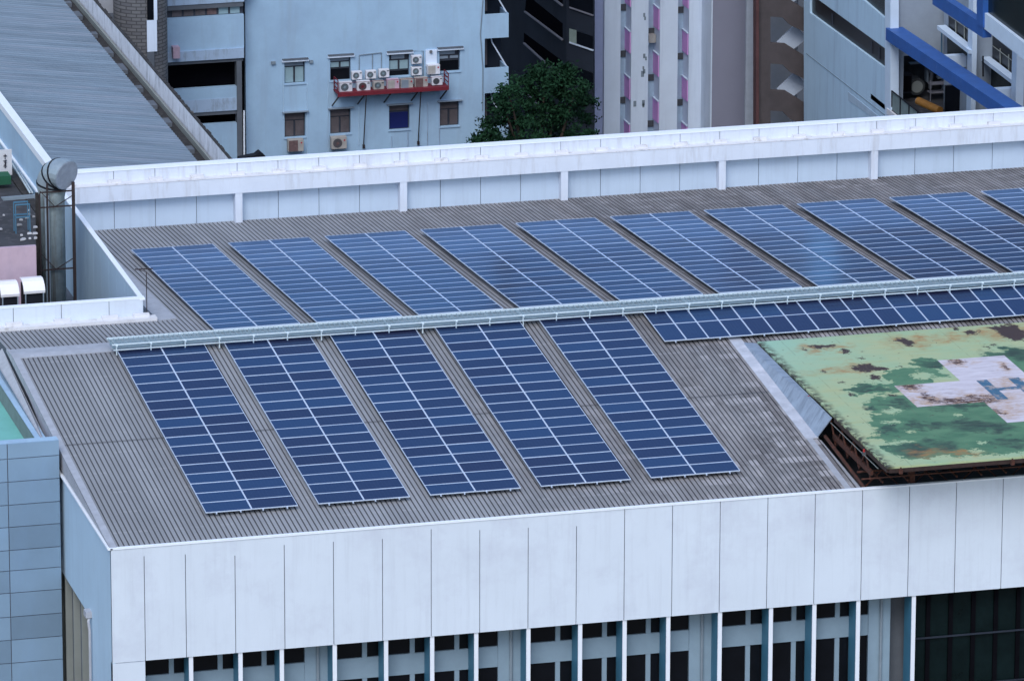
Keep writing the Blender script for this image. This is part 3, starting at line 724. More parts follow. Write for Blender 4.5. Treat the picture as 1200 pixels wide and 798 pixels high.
# ================================================================ LEFT NOTCH: lower plant roof with duct, pink wall, hoods
N = thing('plant_block', (-22, 18, -12), 'low plant building with pink end wall and dark littered flat roof', 'building')
zp = 1.1
MB().box(-30, aY(12, 42.5, 300)[0], 12, 12.2, -6, zp).build('end_wall', 'pink wall', N)
MB().box(-30, aY(12, 42.5, 300)[0], 12.2, 21.5, -6, zp-.05).build('roof_slab', 'dirty floor', N)
yb_ = 21.6
MB().box(-34, -15.3, 21.8, 30, -12, -6.42).box(-34, -12.5, 30, 95, -12, -6.42).build('back_roof', 'dirty floor', N)
MB().box(-30, -15.13, 5.7, 11.99, -12, -2.2).build('yard_slab', 'dirty floor', N)
random.seed(5)
for k in range(18):
    u, v = random.uniform(22, 42), random.uniform(247, 284)
    if k > 13: u = random.uniform(0, 30)
    p = aZ(zp, u, v); s = random.uniform(.05, .13)
    o = MB().prism([p+np.array([-s, -s*.6, 0]), p+np.array([s, -s*.4, 0]), p+np.array([s*.8, s*.6, .02]), p+np.array([-s*.6, s*.5, .03])], (0, 0, .05)).build('scrap_piece', 'debris', base=p)
    tag(o, 'pale scrap piece lying on the dark flat roof among other scraps', 'scrap', 'scraps littering the dark roof')
# blue trolley frame
t = thing('metal_frame', aZ(zp, 26, 272), 'blue metal stand on castors standing on the dark littered roof', 'stand')
c = aZ(zp, 26, 272); cx, cy = c[0], c[1]
for sx in (-.32, .32):
    for sy in (-.2, .25): MB().bar((cx+sx, cy+sy, zp), (cx+sx, cy+sy, zp+1.35), .035).build('leg', 'blue metal', t)
for z in (.75, 1.33): MB().bar((cx-.32, cy-.2, zp+z), (cx+.32, cy-.2, zp+z), .05).bar((cx-.32, cy+.25, zp+z), (cx+.32, cy+.25, zp+z), .05).build('shelf_frame', 'blue metal', t)
# pale beam behind
MB().bar(aY(21, -30, 236), aY(21, 41, 230), .12, .16).build('beam', 'pipe grey', N)
# sign with vertical characters
YS_ = float(aZ(-6.4, 7, 212)[1])
sp0 = aY(YS_, 8, 206)
t = thing('sign_board', sp0, 'pale sign board with dark vertical characters at the far left edge', 'sign')
rY(YS_, -8, 176, 14, 206, .08).build('board', 'sign white', t)
for u in (-4, 10): MB().bar(aY(YS_+.04, u, 205.9), (aY(YS_, u, 206)[0], YS_+.04, -6.41), .06).build('leg', 'pipe grey', t)
m = MB()
for (a, b) in (((4, 183), (8, 183)), ((6, 181), (6, 187)), ((4, 189), (8, 188)), ((5, 190), (7.5, 193)), ((7.5, 190), (5, 194)), ((4, 195), (8, 195)), ((6.5, 188), (6.5, 196)), ((5.5, 197), (7, 196.5))):
    m.bar(aY(YS_-.02, *a), aY(YS_-.02, *b), .035)
m.build('characters', 'ink', t)
o = rY(YS_-1.5, -10, 207, 13, 217, .9).build('tarpaulin', 'tarp green', base=aY(YS_-1.5, 6, 217)); tag(o, 'folded dark green tarpaulin below the pale sign board', 'tarpaulin')
for dd in (0, .35):
    a_, b_ = aZ(-6.2, 14.5+dd*8, 192), aZ(-6.2, 35+dd*8, 226)
    o = MB().bar(a_, b_, .07).build('pipe', 'galvanised bright', base=a_)
    tag(o, 'thin pale pipe lying beside the dark roof gutter, '+('left' if dd == 0 else 'right')+' of two', 'pipe', 'twin pale pipes')
# hoods
for i, (u0, u1, v0, v1, lab) in enumerate(((1, 23, 336, 349, 'left of two white rounded vent hoods in front of the pink wall'), (28, 53, 333, 345, 'right of two white rounded vent hoods, beside the duct shaft'))):
    Yh = 9.0; a = aY(Yh, u0, v1); b = aY(Yh, u1, v1-2)
    t = thing('vent_hood', (a+b)/2, lab, 'vent hood', 'white vent hoods')
    z0 = (a[2]+b[2])/2; prof = [(0, 0), (-.02, .12), (.1, .32), (.32, .48), (.6, .55), (1.0, .5), (1.0, .44), (.6, .49), (.35, .42), (.15, .27), (.04, .1), (.04, 0)]
    MB().prism([(a[0], Yh+p, z0+q) for p, q in prof], (b[0]-a[0], 0, 0)).build('cover', 'hood white', t)
    MB().box(a[0]+.04, b[0]-.04, Yh+.1, Yh+.95, -2.2, z0+.3).build('housing', 'band black', t)
    for x in (a[0]+.08, b[0]-.08): MB().bar((x, Yh+.02, -2.2), (x, Yh+.02, z0), .05).build('leg', 'pipe grey', t)
# duct: square shaft, frame and curved neck
YD = 17.0; dc = aY(YD, 58, 219); dx, dz = dc[0], dc[2]
D = thing('exhaust_duct', (dx, YD, -4), 'tall galvanised exhaust duct with curved banded neck in a rusty frame', 'duct')
rad = .70
m = MB(); m.tube([(dx+.1, YD, -6), (dx+.1, YD, dz-.5), (dx+.1, YD, dz)], [rad-.12, rad-.12, rad-.02], 20); m.build('shaft', 'duct shaft', D, smooth=True)
n_ = 9; path = []; dirx = np.array([.55, -.835, 0]); Rb = .74
for k in range(n_+1):
    t_ = math.pi*.60*k/n_; path.append(np.array([dx+.1, YD, dz])+dirx*(Rb*(1-math.cos(t_)))+np.array([0, 0, Rb*math.sin(t_)]))
MB().tube(path, rad, 20).build('elbow', 'duct', D, smooth=False)
for k in (1, 4, 6):
    d_ = (path[k+1]-path[k-1]); d_ /= np.linalg.norm(d_)
    MB().tube([path[k]-d_*.045, path[k]+d_*.045], rad+.02, 20).build('band', 'band black', D)
d_ = path[-1]-path[-2]; d_ /= np.linalg.norm(d_)
MB().tube([path[-1]-d_*.02, path[-1]+d_*.03], rad-.03, 20).build('mouth', 'duct mouth', D)
fx0, fx1, fy0, fy1 = dx-.60, dx+.95, YD-.72, YD+.7
MB().box(fx0-.02, fx0+.22, YD+.2, YD+.26, -6, dz-.3).build('backing_sheet', 'grime', D)
for x in (fx0, dx-.25, fx1):
    MB().bar((x, fy0, -6), (x, fy0, dz+.35 if x != fx0 else dz-.1), .07 if x != fx1 else .13).build('frame_post', 'iron dark', D)
for z in (dz-.05, dz-.75, -1.3): MB().bar((fx0, fy0, z), (fx1, fy0, z), .06).build('frame_rail', 'iron dark', D)
for z in (dz-.75, -1.3):
    MB().bar((dx+.1, fy0-.02, z), (fx1, fy0-.02, z+.5), .035).build('frame_brace', 'iron dark', D)
    MB().bar((fx0, fy0-.02, z+.8), (dx+.1, fy0-.02, z), .035).build('frame_brace', 'iron dark', D)
for x in (dx-.33, dx-.2): MB().tube([(x, fy0+.02, -6), (x, fy0+.02, dz-.2)], .045, 6).build('riser_pipe', 'pipe grey', D)

# ================================================================ LEFT GREY ROOFED BUILDING BEHIND
LB = thing('grey_roofed_building', (-8, 80, GROUND), 'building with large plain grey ribbed roof and pale parapets, upper left', 'building')
A0 = aZ(-4, 56, 187); A1 = aZ(-4, 0, 112); xl = -11.55
sl_ = .13; cpl = -4+sl_*xl
def lr(u, v): return on((sl_, 0, 1), cpl, u, v)
q1 = lr(233, 193); q2 = lr(75, 0); xg = (q1[0]+q2[0])/2
zl = lambda x: cpl-sl_*x
m = MB(); y = 30
k = 0
while y < 130:
    m.face([(xl, y, zl(xl)), (xg, y, zl(xg)), (xg, y+.34, zl(xg)), (xl, y+.34, zl(xl))]); m.face([(xl, y+.34, zl(xl)), (xg, y+.34, zl(xg)), (xg, y+.40, zl(xg)+.05), (xl, y+.40, zl(xl)+.05)])
    m.face([(xl, y+.40, zl(xl)+.05), (xg, y+.40, zl(xg)+.05), (xg, y+.45, zl(xg)), (xl, y+.45, zl(xl))]); y += .45
m.build('roof_slope', 'left roof', LB)
MB().box(xl-.42, xl, 30, 130, -4.2, -3.86).build('parapet_top', 'coping', LB)
MB().box(xl-.38, xl-.02, 30, 130, GROUND, -4.2).build('side_wall', 'wall light blue', LB)
MB().box(xl-.5, xl-.39, 30, 130, -5.95, -5.85).build('string_course', 'coping', LB)
MB().box(xl-.9, xl-.5, 30, 130, -6.6, -6.4).build('gutter', 'grime', LB)
zg = zl(xg)
MB().box(xg, xg+1.0, 30, 130, zg-1.0, zg-.45).build('gutter', 'grime', LB)
random.seed(3)
for k in range(16):
    y = 34+k*4+random.uniform(-1, 1); MB().box(xg+.05, xg+.5, y, y+random.uniform(.5, 1.6), zg-.44, zg-.2).build('gutter_fitting', 'slab grey', LB)

MB().box(xg+.78, xg+.88, 30, 130, zg-.45, zg-.15).build('gutter_pipe', 'fin grey', LB)
MB().box(xg+1.0, xg+1.13, 30, 130, zg-2, zg+.78).build('far_parapet', 'stained white', LB)
m = MB(); random.seed(8); y = 30
while y < 130: h = random.uniform(.01, .06); m.box(xg+.99, xg+1.15+random.uniform(-.05, .03), y, y+.33, zg+.785, zg+.82+h); y += .33
m.build('grimy_coping', 'grime', LB)
MB().box(xl, xg+1.12, 30, 130, GROUND, zg-2.01).build('building_core', 'slab grey', LB)

# ================================================================ BRICK ROUND TOWER
Yb = 78.0
bc0, bc1 = aY(Yb, 140, 40)[0], aY(Yb, 202, 40)[0]; brd = (bc1-bc0)/2; bx = (bc0+bc1)/2
RT = thing('round_brick_tower', (bx, Yb+brd, GROUND), 'round grey brick stair tower with narrow white strip, upper left', 'tower')
MB().tube([(bx, Yb+brd, GROUND), (bx, Yb+brd, 6)], brd, 32).build('brick_wall', 'brick grey', RT)
m = rY(Yb-.1, 172.5, 24, 184, 61, .8); m.build('white_strip', 'tower white', RT)
rY(Yb-.1, 172.5, -40, 180, 24, .8).build('narrow_window', 'dark glass', RT)
rY(Yb-.1, 172.5, 61, 181, 90, .8).build('narrow_window', 'slab grey', RT)
rY(Yb-.11, 180, -40, 184, 24, .8).build('white_jamb', 'tower white', RT)
RB = thing('low_link_block', aY(Yb+3, 125, 10), 'beige rendered wall beside the round brick tower, top left', 'building')
rY(Yb+3, 108, -60, 141, 16, 3).build('wall', 'flashing', RB)

# ================================================================ BALCONY BUILDING (light blue bands)
Yc = 84.0
BB = thing('banded_building', aY(Yc, 245, 190), 'light blue building with stained bands and dark open galleries beside the blue wall', 'building')
def band(name, u0, u1, v0, v1, mt, y=Yc, t=.4, par=None): return rY(y, u0, v0, u1, v1, t).build(name, mt, par or BB)
band('spandrel', 196, 286, -60, 5, 'wall stained blue'); band('beam', 196, 285, 5, 10.5, 'slab grey', Yc+.05)
w = band('window', 196, 285, 10.5, 20, 'window frame', Yc+.3)
for k in range(6):
    u = 203+k*13.6; 
    MB().box(aY(Yc, u, 15)[0], aY(Yc, u+11, 15)[0], Yc+.26, Yc+.3, aY(Yc, 243, 19)[2], aY(Yc, 243, 11.5)[2]).build('pane', ['pane brown', 'pane brown', 'pane brown', 'ac brown', 'pane pale', 'pane pale'][k], w)
band('spandrel', 196, 286, 20, 59, 'wall light blue', t=.5); band('slab_edge', 196, 286, 59.3, 71, 'wall stained blue', Yc-.1, .5)
band('beam', 196, 285, 71, 74.5, 'slab grey', Yc+.05)
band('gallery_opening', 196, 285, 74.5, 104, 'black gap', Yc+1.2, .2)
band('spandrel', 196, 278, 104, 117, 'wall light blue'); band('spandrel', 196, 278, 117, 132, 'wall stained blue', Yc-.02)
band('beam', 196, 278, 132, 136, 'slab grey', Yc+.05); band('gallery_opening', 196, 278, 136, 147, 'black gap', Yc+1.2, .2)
band('spandrel', 196, 278, 147, 220, 'wall light blue')
band('corner_post', 278, 284, 72, 230, 'slab grey', Yc-.05, .5)
MB().tube([aY(Yc-.2, 286, 130), aY(Yc-.2, 286.5, 230)], .05, 6).build('downpipe', 'coping', BB)
a = aY(Yc+2, 196, 200); b = aY(Yc+2, 288, 200)
MB().box(a[0], b[0], Yc+2, Yc+10, GROUND, -2).build('building_core', 'charcoal wall', BB)
MB().box(a[0]-12, b[0], Yc+.1, Yc+10, -6, 30).build('added_reflection_block', 'wall light blue', BB)  # unseen block added to fill the sky gap mirrored in the back arrays
rY(Yc-.5, 203, 56, 211, 69, .5).build('wall_cabinet', 'ac pink', BB)
o = pY(60, [(280, 190), (311, 187), (311, 183), (305, 178), (300, 182), (281, 186)], .5).build('tarpaulin', 'band black', base=aY(60, 290, 188)); tag(o, 'black crumpled tarpaulin against the blue wall, above the white parapet', 'tarpaulin')

# ================================================================ BLUE WALL BUILDING WITH AC UNITS
Yu = 85.0
UB = thing('blue_rendered_building', aY(Yu, 435, 300), 'plain light blue rendered building with eight small windows and balconies at its right corner', 'building')
xa, xb = aY(Yu, 288, 100)[0], aY(Yu, 568, 100)[0]
# wall built as a grid round the window openings
wins = [(333.5, 357.5, 70, 98, 'a'), (387, 411, 65, 94.5, 'b'), (456, 480, 61, 89.5, 'c'), (515, 539, 56.5, 84, 'd'),
        (333.5, 358, 132, 161, 'e'), (387, 411, 127.5, 157, 'e'), (456, 480, 123, 152, 'f'), (515, 538, 119, 148, 'g')]
rects = []
for (u0, u1, v0, v1, k) in wins:
    um, vm = (u0+u1)/2, (v0+v1)/2
    rects.append((aY(Yu, u0, vm)[0], aY(Yu, u1, vm)[0], aY(Yu, um, v1)[2], aY(Yu, um, v0)[2], k))
r1 = rects[:4]; r2 = rects[4:]
m = MB(); zt_, zm_, zb_ = 32.0, (min(r[2] for r in r1)+max(r[3] for r in r2))/2, GROUND
for rs, lo, hi in ((r1, zm_, zt_), (r2, zb_, zm_)):
    x = xa
    for (a, b, c, d, k) in rs:
        m.box(x, a, Yu, Yu+.35, lo, hi); m.box(a, b, Yu, Yu+.35, lo, c); m.box(a, b, Yu, Yu+.35, d, hi); x = b
    m.box(x, xb, Yu, Yu+.35, lo, hi)
bm = bmesh.new()
m.build('rendered_wall', 'wall light blue', UB)
MB().box(xa, xb, Yu+.5, Yu+9, GROUND, 31.9).build('building_core', 'charcoal wall', UB)
for (a, b, c, d, k) in rects:
    w = MB().box(a, b, Yu+.22, Yu+.3, c, d).build('window', 'window frame', UB)
    xm = (a+b)/2; hh = d-c; g = .06
    def pane(x0, x1, z0, z1, mt): MB().box(x0+g, x1-g, Yu+.18, Yu+.22, z0+g*.6, z1-g*.6).build('pane', mt, w)
    if k == 'a': pane(a, b, c+hh*.68, d, 'awning'); pane(a, xm, c, c+hh*.68, 'pane pale'); pane(xm, b, c, c+hh*.68, 'pane pale')
    elif k == 'b': pane(a, b, c+hh*.72, d, 'awning'); pane(a, xm, c+hh*.48, c+hh*.72, 'pane pale'); pane(xm, b, c+hh*.48, c+hh*.72, 'pane pale'); pane(a, b, c, c+hh*.46, 'dark glass')
    elif k == 'c': pane(a+.1, b-.2, c+hh*.66, d-.1, 'awning'); pane(a, xm, c+hh*.24, c+hh*.64, 'pane pale'); pane(xm, b, c+hh*.24, c+hh*.64, 'pane pale'); pane(a, b, c, c+hh*.22, 'dark glass')
    elif k == 'd': pane(a, b-.2, c+hh*.68, d, 'awning'); pane(a, xm, c+hh*.5, c+hh*.66, 'awning'); pane(xm, b, c+hh*.5, c+hh*.66, 'awning'); pane(a, b, c, c+hh*.46, 'dark glass')
    elif k == 'f': pane(a, b, c+hh*.72, d, 'pane brown'); pane(a, b, c, c+hh*.7, 'pane navy')
    else: pane(a, b, c+hh*.66, d, 'pane brown'); pane(a, xm, c, c+hh*.66, 'pane brown'); pane(xm, b, c, c+hh*.66, 'pane brown')
    h = MB().box(a-.14, b+.16, Yu-.22, Yu-.002, d+.03, d+.08).build('canopy', 'awning' if k in 'efg' else 'slab grey', UB)
    if k not in 'efg': MB().box(a-.16, b+.2, Yu-.16, Yu-.003, d-.10, d+.01).build('canopy_fascia', 'tower white', h)
    MB().box(a-.05, b+.05, Yu-.06, Yu-.002, c-.08, c-.01).build('sill', 'wall light blue', UB)
# vertical conduits
for (u0, v0, v1) in ((332, 73, 140), (384.5, 72, 185), (360, 98, 185), (420.5, 126, 170), (515, 90, 180), (459, 160, 186), (478, 155, 186), (501, 120, 186)):
    MB().tube([aY(Yu-.04, u0, v0), aY(Yu-.04, u0, v1)], .025, 6).build('conduit', 'wall stained blue' if u0 > 450 else 'right wall', UB)
rY(Yu-.12, 318, 72.5, 323, 76, .118).build('vent_cover', 'pipe grey', UB); rY(Yu-.12, 363, 71, 367, 74.5, .118).build('vent_cover', 'pipe grey', UB)
# balconies at the right corner
xb1 = aY(Yu, 596, 60)[0]
for (v0, v1) in ((-25, -5), (17, 45), (80, 109), (147, 175)):
    z1_, z0_ = aY(Yu, 580, v0)[2], aY(Yu, 580, v1)[2]
    bl = MB().box(xb, xb1-.1, Yu, Yu+.15, z0_, z1_).box(xb1-.1, xb1, Yu, Yu+1.6, z0_, z1_).box(xb, xb1, Yu+.15, Yu+1.6, z0_, z0_+.15).build('balcony', 'wall light blue', UB)
    MB().bar((xb+.55, Yu+.5, z1_+1.4), (xb1-.1, Yu+.12, z1_+.05), .06).bar((xb+.45, Yu+.5, z1_+2.0), (xb+.55, Yu+.5, z1_+1.4), .06).build('stair_rail', 'stair light', bl)
    MB().box(xb+.03, xb+.35, Yu+.8, Yu+1.5, z1_+.0, z1_+1.6).build('stair_flight', 'pane brown', bl)
MB().box(xb, xb+.05, Yu+.36, Yu+9, GROUND, 32).build('side_wall', 'wall light blue', UB)
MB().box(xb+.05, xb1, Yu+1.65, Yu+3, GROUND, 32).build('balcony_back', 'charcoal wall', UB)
m = MB(); m.tube([aY(Yu-.05, 566, 0), aY(Yu-.05, 563, 40), aY(Yu-.05, 566, 80), aY(Yu-.05, 565.5, 130)], .03, 6); m.build('cable', 'pipe grey', UB)

# AC platform
PYf, PYb = Yu-1.05, Yu-.02
pa = aY(PYf, 395.5, 109); pb = aY(PYf, 526, 101); zpl = (aY(PYf, 460, 106))[2]
PT = thing('equipment_platform', (aY(Yu, 460, 105)[0], Yu-.5, zpl), 'red steel platform on struts carrying air conditioners on the blue wall', 'platform')
MB().box(pa[0], pb[0], PYf, PYb, zpl-.06, zpl).build('deck', 'platform red', PT)
MB().box(pa[0], pb[0], PYf-.05, PYf-.002, zpl-.19, zpl+.02).build('front_beam', 'platform red', PT)
for x in (pa[0]+.03, pb[0]-.03):
    m = MB()
    for y in (PYf, Yu-.1): m.bar((x, y, zpl), (x, y, zpl+.75), .05)
    for z in (.25, .5, .75): m.bar((x, PYf, zpl+z), (x, Yu-.1, zpl+z), .04)
    m.build('end_rail', 'platform red', PT)
MB().bar((pa[0], PYf, zpl+.6), (pb[0], PYf, zpl+.6), .02).build('front_rail', 'platform red', PT)
for u in (397, 427, 458, 490, 524):
    p = aY(PYf, u, 106); MB().bar((p[0], PYf+.1, zpl-.24), (p[0]-.15, Yu-.04, zpl-.95), .06).build('strut', 'iron dark', PT)
for u, v in ((430, 172), (494, 168)):
    p = aY(PYf, u, 112); q = aY(Yu-.05, u-4, v); MB().bar((p[0], PYf+.15, zpl-.2), q, .05).bar(q+np.array([0, -.05, -.08]), q+np.array([0, -.05, .12]), .12).build('long_strut', 'iron dark', PT)

def ac(u, v, w, h, dp, Yb_, body, fan, label, name='air_conditioner', badge=False, half=False):
    """outdoor unit; (u,v) centre of its front, w,h in photo units, dp depth, back at Yb_"""
    Yf = Yb_-dp; sc = abs(aY(Yf, u+10, v)[0]-aY(Yf, u, v)[0])/10
    c = aY(Yf, u, v); W = w*sc; Hh = h*sc*1.0; x0, x1, z0, z1 = c[0]-W/2, c[0]+W/2, c[2]-Hh/2, c[2]+Hh/2
    t = thing(name, (c[0], (Yf+Yb_)/2, z0), label, 'air conditioner', 'outdoor air conditioning units on the blue wall')
    mb = MB(); mb.box(x0, x1, Yf, Yb_, z0, z1); o = mb.build('casing', body, t)
    bv = o.modifiers.new('bevel', 'BEVEL'); bv.width = .02; bv.segments = 2
    fx = x0+W*(.40 if not half else .30); rr = min(Hh*.40, W*.30)
    if half: MB().box(x0+.03, x0+W*.62, Yf-.02, Yf-.002, z0+.04, z1-.04).build('condenser_grille', fan, t)
    else:
        MB().tube([(fx, Yf-.012, c[2]), (fx, Yf-.002, c[2])], rr, 16).build('fan_opening', 'ac dark', t)
        mb = MB()
        for k in range(8): a = k*math.pi/8; mb.bar((fx-math.cos(a)*rr, Yf-.02, c[2]-math.sin(a)*rr), (fx+math.cos(a)*rr, Yf-.02, c[2]+math.sin(a)*rr), .012)
        mb.tube([(fx, Yf-.035, c[2]), (fx, Yf-.014, c[2])], rr*.28, 10); mb.build('fan_guard', fan, t)
    if badge:
        MB().tube([(x1-W*.15, Yf-.01, z1-Hh*.28), (x1-W*.15, Yf-.002, z1-Hh*.28)], .05, 10).build('badge', 'badge red', t)
    else: MB().box(x1-W*.24, x1-W*.06, Yf-.008, Yf-.002, z1-Hh*.26, z1-Hh*.14).build('badge', 'ac dark', t)
    for x in (x0+.1, x1-.16): MB().box(x, x+.06, Yf+.03, Yb_-.03, z0-.05, z0-.001).build('foot', 'ac dark', t)
L = 'of seven air conditioners on the red platform'
ac(405.5, 102.5, 15, 11.5, .35, Yu-.35, 'ac white', 'galvanised', 'leftmost '+L)
ac(426.5, 101.5, 15.5, 11.5, .35, Yu-.35, 'ac white', 'platform red', 'second from left '+L+', pinkish fan')
ac(444, 100.5, 12.5, 9.5, .35, Yu-.40, 'ac beige', 'galvanised', 'third from left, greyer, '+L)
ac(461, 99, 14, 11, .35, Yu-.38, 'ac pink', 'ac beige', 'fourth from left, pink, '+L, badge=True, half=True)
ac(477, 98.5, 14.5, 11, .35, Yu-.38, 'ac beige', 'pipe grey', 'fifth from left, grey grille, '+L, badge=True, half=True)
ac(494, 97, 15, 11, .35, Yu-.38, 'ac beige', 'ac brown', 'sixth from left, brown grille, '+L, badge=True, half=True)
ac(512.5, 95.5, 12.5, 9.5, .35, Yu-.38, 'ac white', 'ac dark', 'rightmost '+L)
U = 'of three small white air conditioners in a row above the red platform'
ac(418.5, 89, 12, 9.5, .3, Yu-.06, 'ac white', 'galvanised', 'left '+U)
ac(435, 88, 12, 9.5, .3, Yu-.06, 'ac white', 'galvanised', 'middle '+U)
ac(450.3, 86.5, 12, 9.5, .3, Yu-.06, 'ac white', 'galvanised', 'right '+U)
ac(488.5, 70.5, 12, 9.5, .3, Yu-.06, 'ac white', 'galvanised', 'upper of two stacked white air conditioners beside the right platform windows')
ac(488.5, 84, 12, 9.5, .3, Yu-.06, 'ac white', 'galvanised', 'lower of two stacked white air conditioners beside the right platform windows')
ac(508.5, 82, 14.5, 11, .35, Yu-.06, 'ac white', 'ac beige', 'air conditioner with large tan grille just below the right upper window corner', half=True, badge=True)
ac(347, 171, 18, 14, .4, Yu-.06, 'ac beige', 'ac brown', 'rusty air conditioner under the leftmost lower window', badge=True, half=True)
ac(397.5, 168, 18, 14, .4, Yu-.06, 'ac beige', 'ac brown', 'rusty air conditioner under the second lower window, left of the long strut', badge=True)
# refrigerant lines
o = MB().tube([aY(Yu-.05, 421, 84), aY(Yu-.05, 421, 65), aY(Yu-.05, 447, 62), aY(Yu-.05, 447, 82)], .03, 6).tube([aY(Yu-.05, 436.5, 83), aY(Yu-.05, 436.5, 64)], .025, 6).tube([aY(Yu-.05, 484, 66), aY(Yu-.05, 484, 60), aY(Yu-.05, 496, 60), aY(Yu-.05, 496, 90)], .025, 6).build('refrigerant_pipes', 'pipe grey', UB)
rY(Yu-.1, 499, 59, 512, 78, .098).build('wall_cabinet', 'tower white', UB)
MB().tube([aY(Yu-.2, 505, 61), aY(Yu-.1, 505, 61)], .09, 10).build('vent_outlet', 'ac dark', UB)

# ================================================================ CHARCOAL CAR-PARK BUILDING
Xd = aY(118, 588, 60)[0]
CB = thing('charcoal_building', (Xd+8, 110, GROUND), 'dark charcoal building with slanting slot openings behind the tree', 'building')
ya, yb2 = aX(Xd, 585, 50)[1], aX(Xd, 664, 50)[1]
MB().box(Xd, Xd+.3, yb2, ya+12, GROUND, 1.0).build('side_wall', 'charcoal wall', CB)
MB().box(Xd-3, Xd+7, yb2+4, ya+12, 1.02, 30).build('added_reflection_block', 'wall light blue', CB)  # unseen pale block, added so the back arrays mirror light blue
def slot(pts): 
    s = pX(Xd-.02, pts, .05).build('slot_opening', 'black gap', CB)
    p, q = aX(Xd-.12, *pts[2]), aX(Xd-.12, *pts[3]); MB().bar(p, q, .12, .08).build('sill', 'charcoal sill', s)
slot([(617, -6), (659, 28), (659, 47), (615, 14)]); slot([(614, 39), (659, 72), (659, 92), (614, 51)]); slot([(640, -40), (659, -25), (659, 7), (640, -8)])
slot([(614, 95), (659, 128), (659, 148), (614, 108)])
# angled corner face
n_c = np.array([-.5, -.866, 0]); pc = np.array([Xd, yb2, 0]); dC = float(n_c@pc)
def pC(pts, t, off=0): return MB().prism([on(n_c, dC-off*-1, *p) for p in pts], -n_c*t)
pC([(664, -120), (695.5, -110), (695.5, 330), (664, 320)], .3).build('corner_wall', 'charcoal wall', CB)
w = pC([(667, 34), (695, 43), (695, 59), (667, 49)], .1, .03).build('window', 'dark glass', CB); pC([(667, 34), (675.5, 36), (675.5, 52), (667, 49)], .03, .06).build('pale_pane', 'pale green pane', w)
pC([(667, 49.5), (695, 59), (695, 60.5), (667, 51)], .2, .12).build('sill', 'stair light', w)
w = pC([(667, -15), (695, -5), (695, 18), (667, 8)], .1, .03).build('window', 'dark glass', CB)
pC([(667, 8.5), (695, 18), (695, 19.5), (667, 10)], .2, .12).build('sill', 'charcoal sill', w)
w = pC([(667, 76), (695, 86), (695, 104), (667, 94)], .1, .03).build('window', 'dark glass', CB)
MB().box(Xd+.3, Xd+2.3, yb2+3, ya+12, GROUND, 1.0).build('building_core', 'charcoal wall', CB)

# ================================================================ WHITE TOWER WITH PINK BALCONIES
Yp = 110.0
TW = thing('residential_tower', aY(Yp, 765, 400), 'tall white residential tower with vertical fins and small pink balconies', 'building')
def ux(u, v=80, y=Yp): return aY(y, u, v)[0]
ztop = 30
for k, (u0, u1) in enumerate(((708, 727), (739.5, 759.5), (773, 794), (807, 829))):
    MB().box(ux(u0), ux(u1), Yp, Yp+1.6, GROUND, ztop).build('vertical_fin', 'tower white', TW)
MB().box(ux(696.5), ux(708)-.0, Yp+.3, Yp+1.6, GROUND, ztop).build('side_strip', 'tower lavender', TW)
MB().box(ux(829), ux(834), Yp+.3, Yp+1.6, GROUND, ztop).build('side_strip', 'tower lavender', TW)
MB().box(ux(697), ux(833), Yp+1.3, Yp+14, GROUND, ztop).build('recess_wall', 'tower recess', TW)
def z_at(u, v): return aY(Yp+1.2, u, v)[2]
fl = z_at(735, 100)-z_at(735, 154)
for (u0, u1, v0, ww) in ((727, 739.5, 33, (735, 9)), (759.5, 773, 6, (767, 37)), (794, 807, 35, (801, 12))):
    xa_, xb_ = ux(u0)+.02, ux(u1)-.0
    zt0_ = z_at(u1-6, v0); zw0 = aY(Yp+1.2, *ww)[2]
    for k in range(-4, 8):
        z = zt0_-k*fl
        bal = MB().box(xb_-.06, xb_-.01, Yp+.1, Yp+1.28, z-1.35, z).build('balcony', 'balcony pink', TW)
        MB().box(xb_-.10, xb_-.01, Yp+.06, Yp+1.28, z+.001, z+.07).build('coping', 'tower white', bal)
        z = zw0-k*fl
        MB().box(xa_+.28, xa_+.72, Yp+1.22, Yp+1.28, z-.2, z+.2).build('window', 'ac dark', TW)
o = MB().box(ux(764), ux(772), Yp+.7, Yp+1.25, aY(Yp+1, 768, 49)[2], aY(Yp+1, 768, 40)[2]).build('air_conditioner', 'ac beige', base=aY(Yp+1, 768, 49)); tag(o, 'rusty air conditioner in the middle recess of the white tower', 'air conditioner')
m = MB(); random.seed(4)
for (u, v) in ((755, 18), (756, 22), (755, 66), (757, 69), (754, 80), (755, 84), (753, 87), (744, 122), (754, 121), (754, 124)):
    s = random.uniform(.1, .2); p = aY(Yp-.012, u, v); m.box(p[0]-s/2, p[0]+s/2, Yp-.012, Yp-.002, p[2]-s, p[2]+s)
m.build('paint_patch', 'pipe grey', TW)
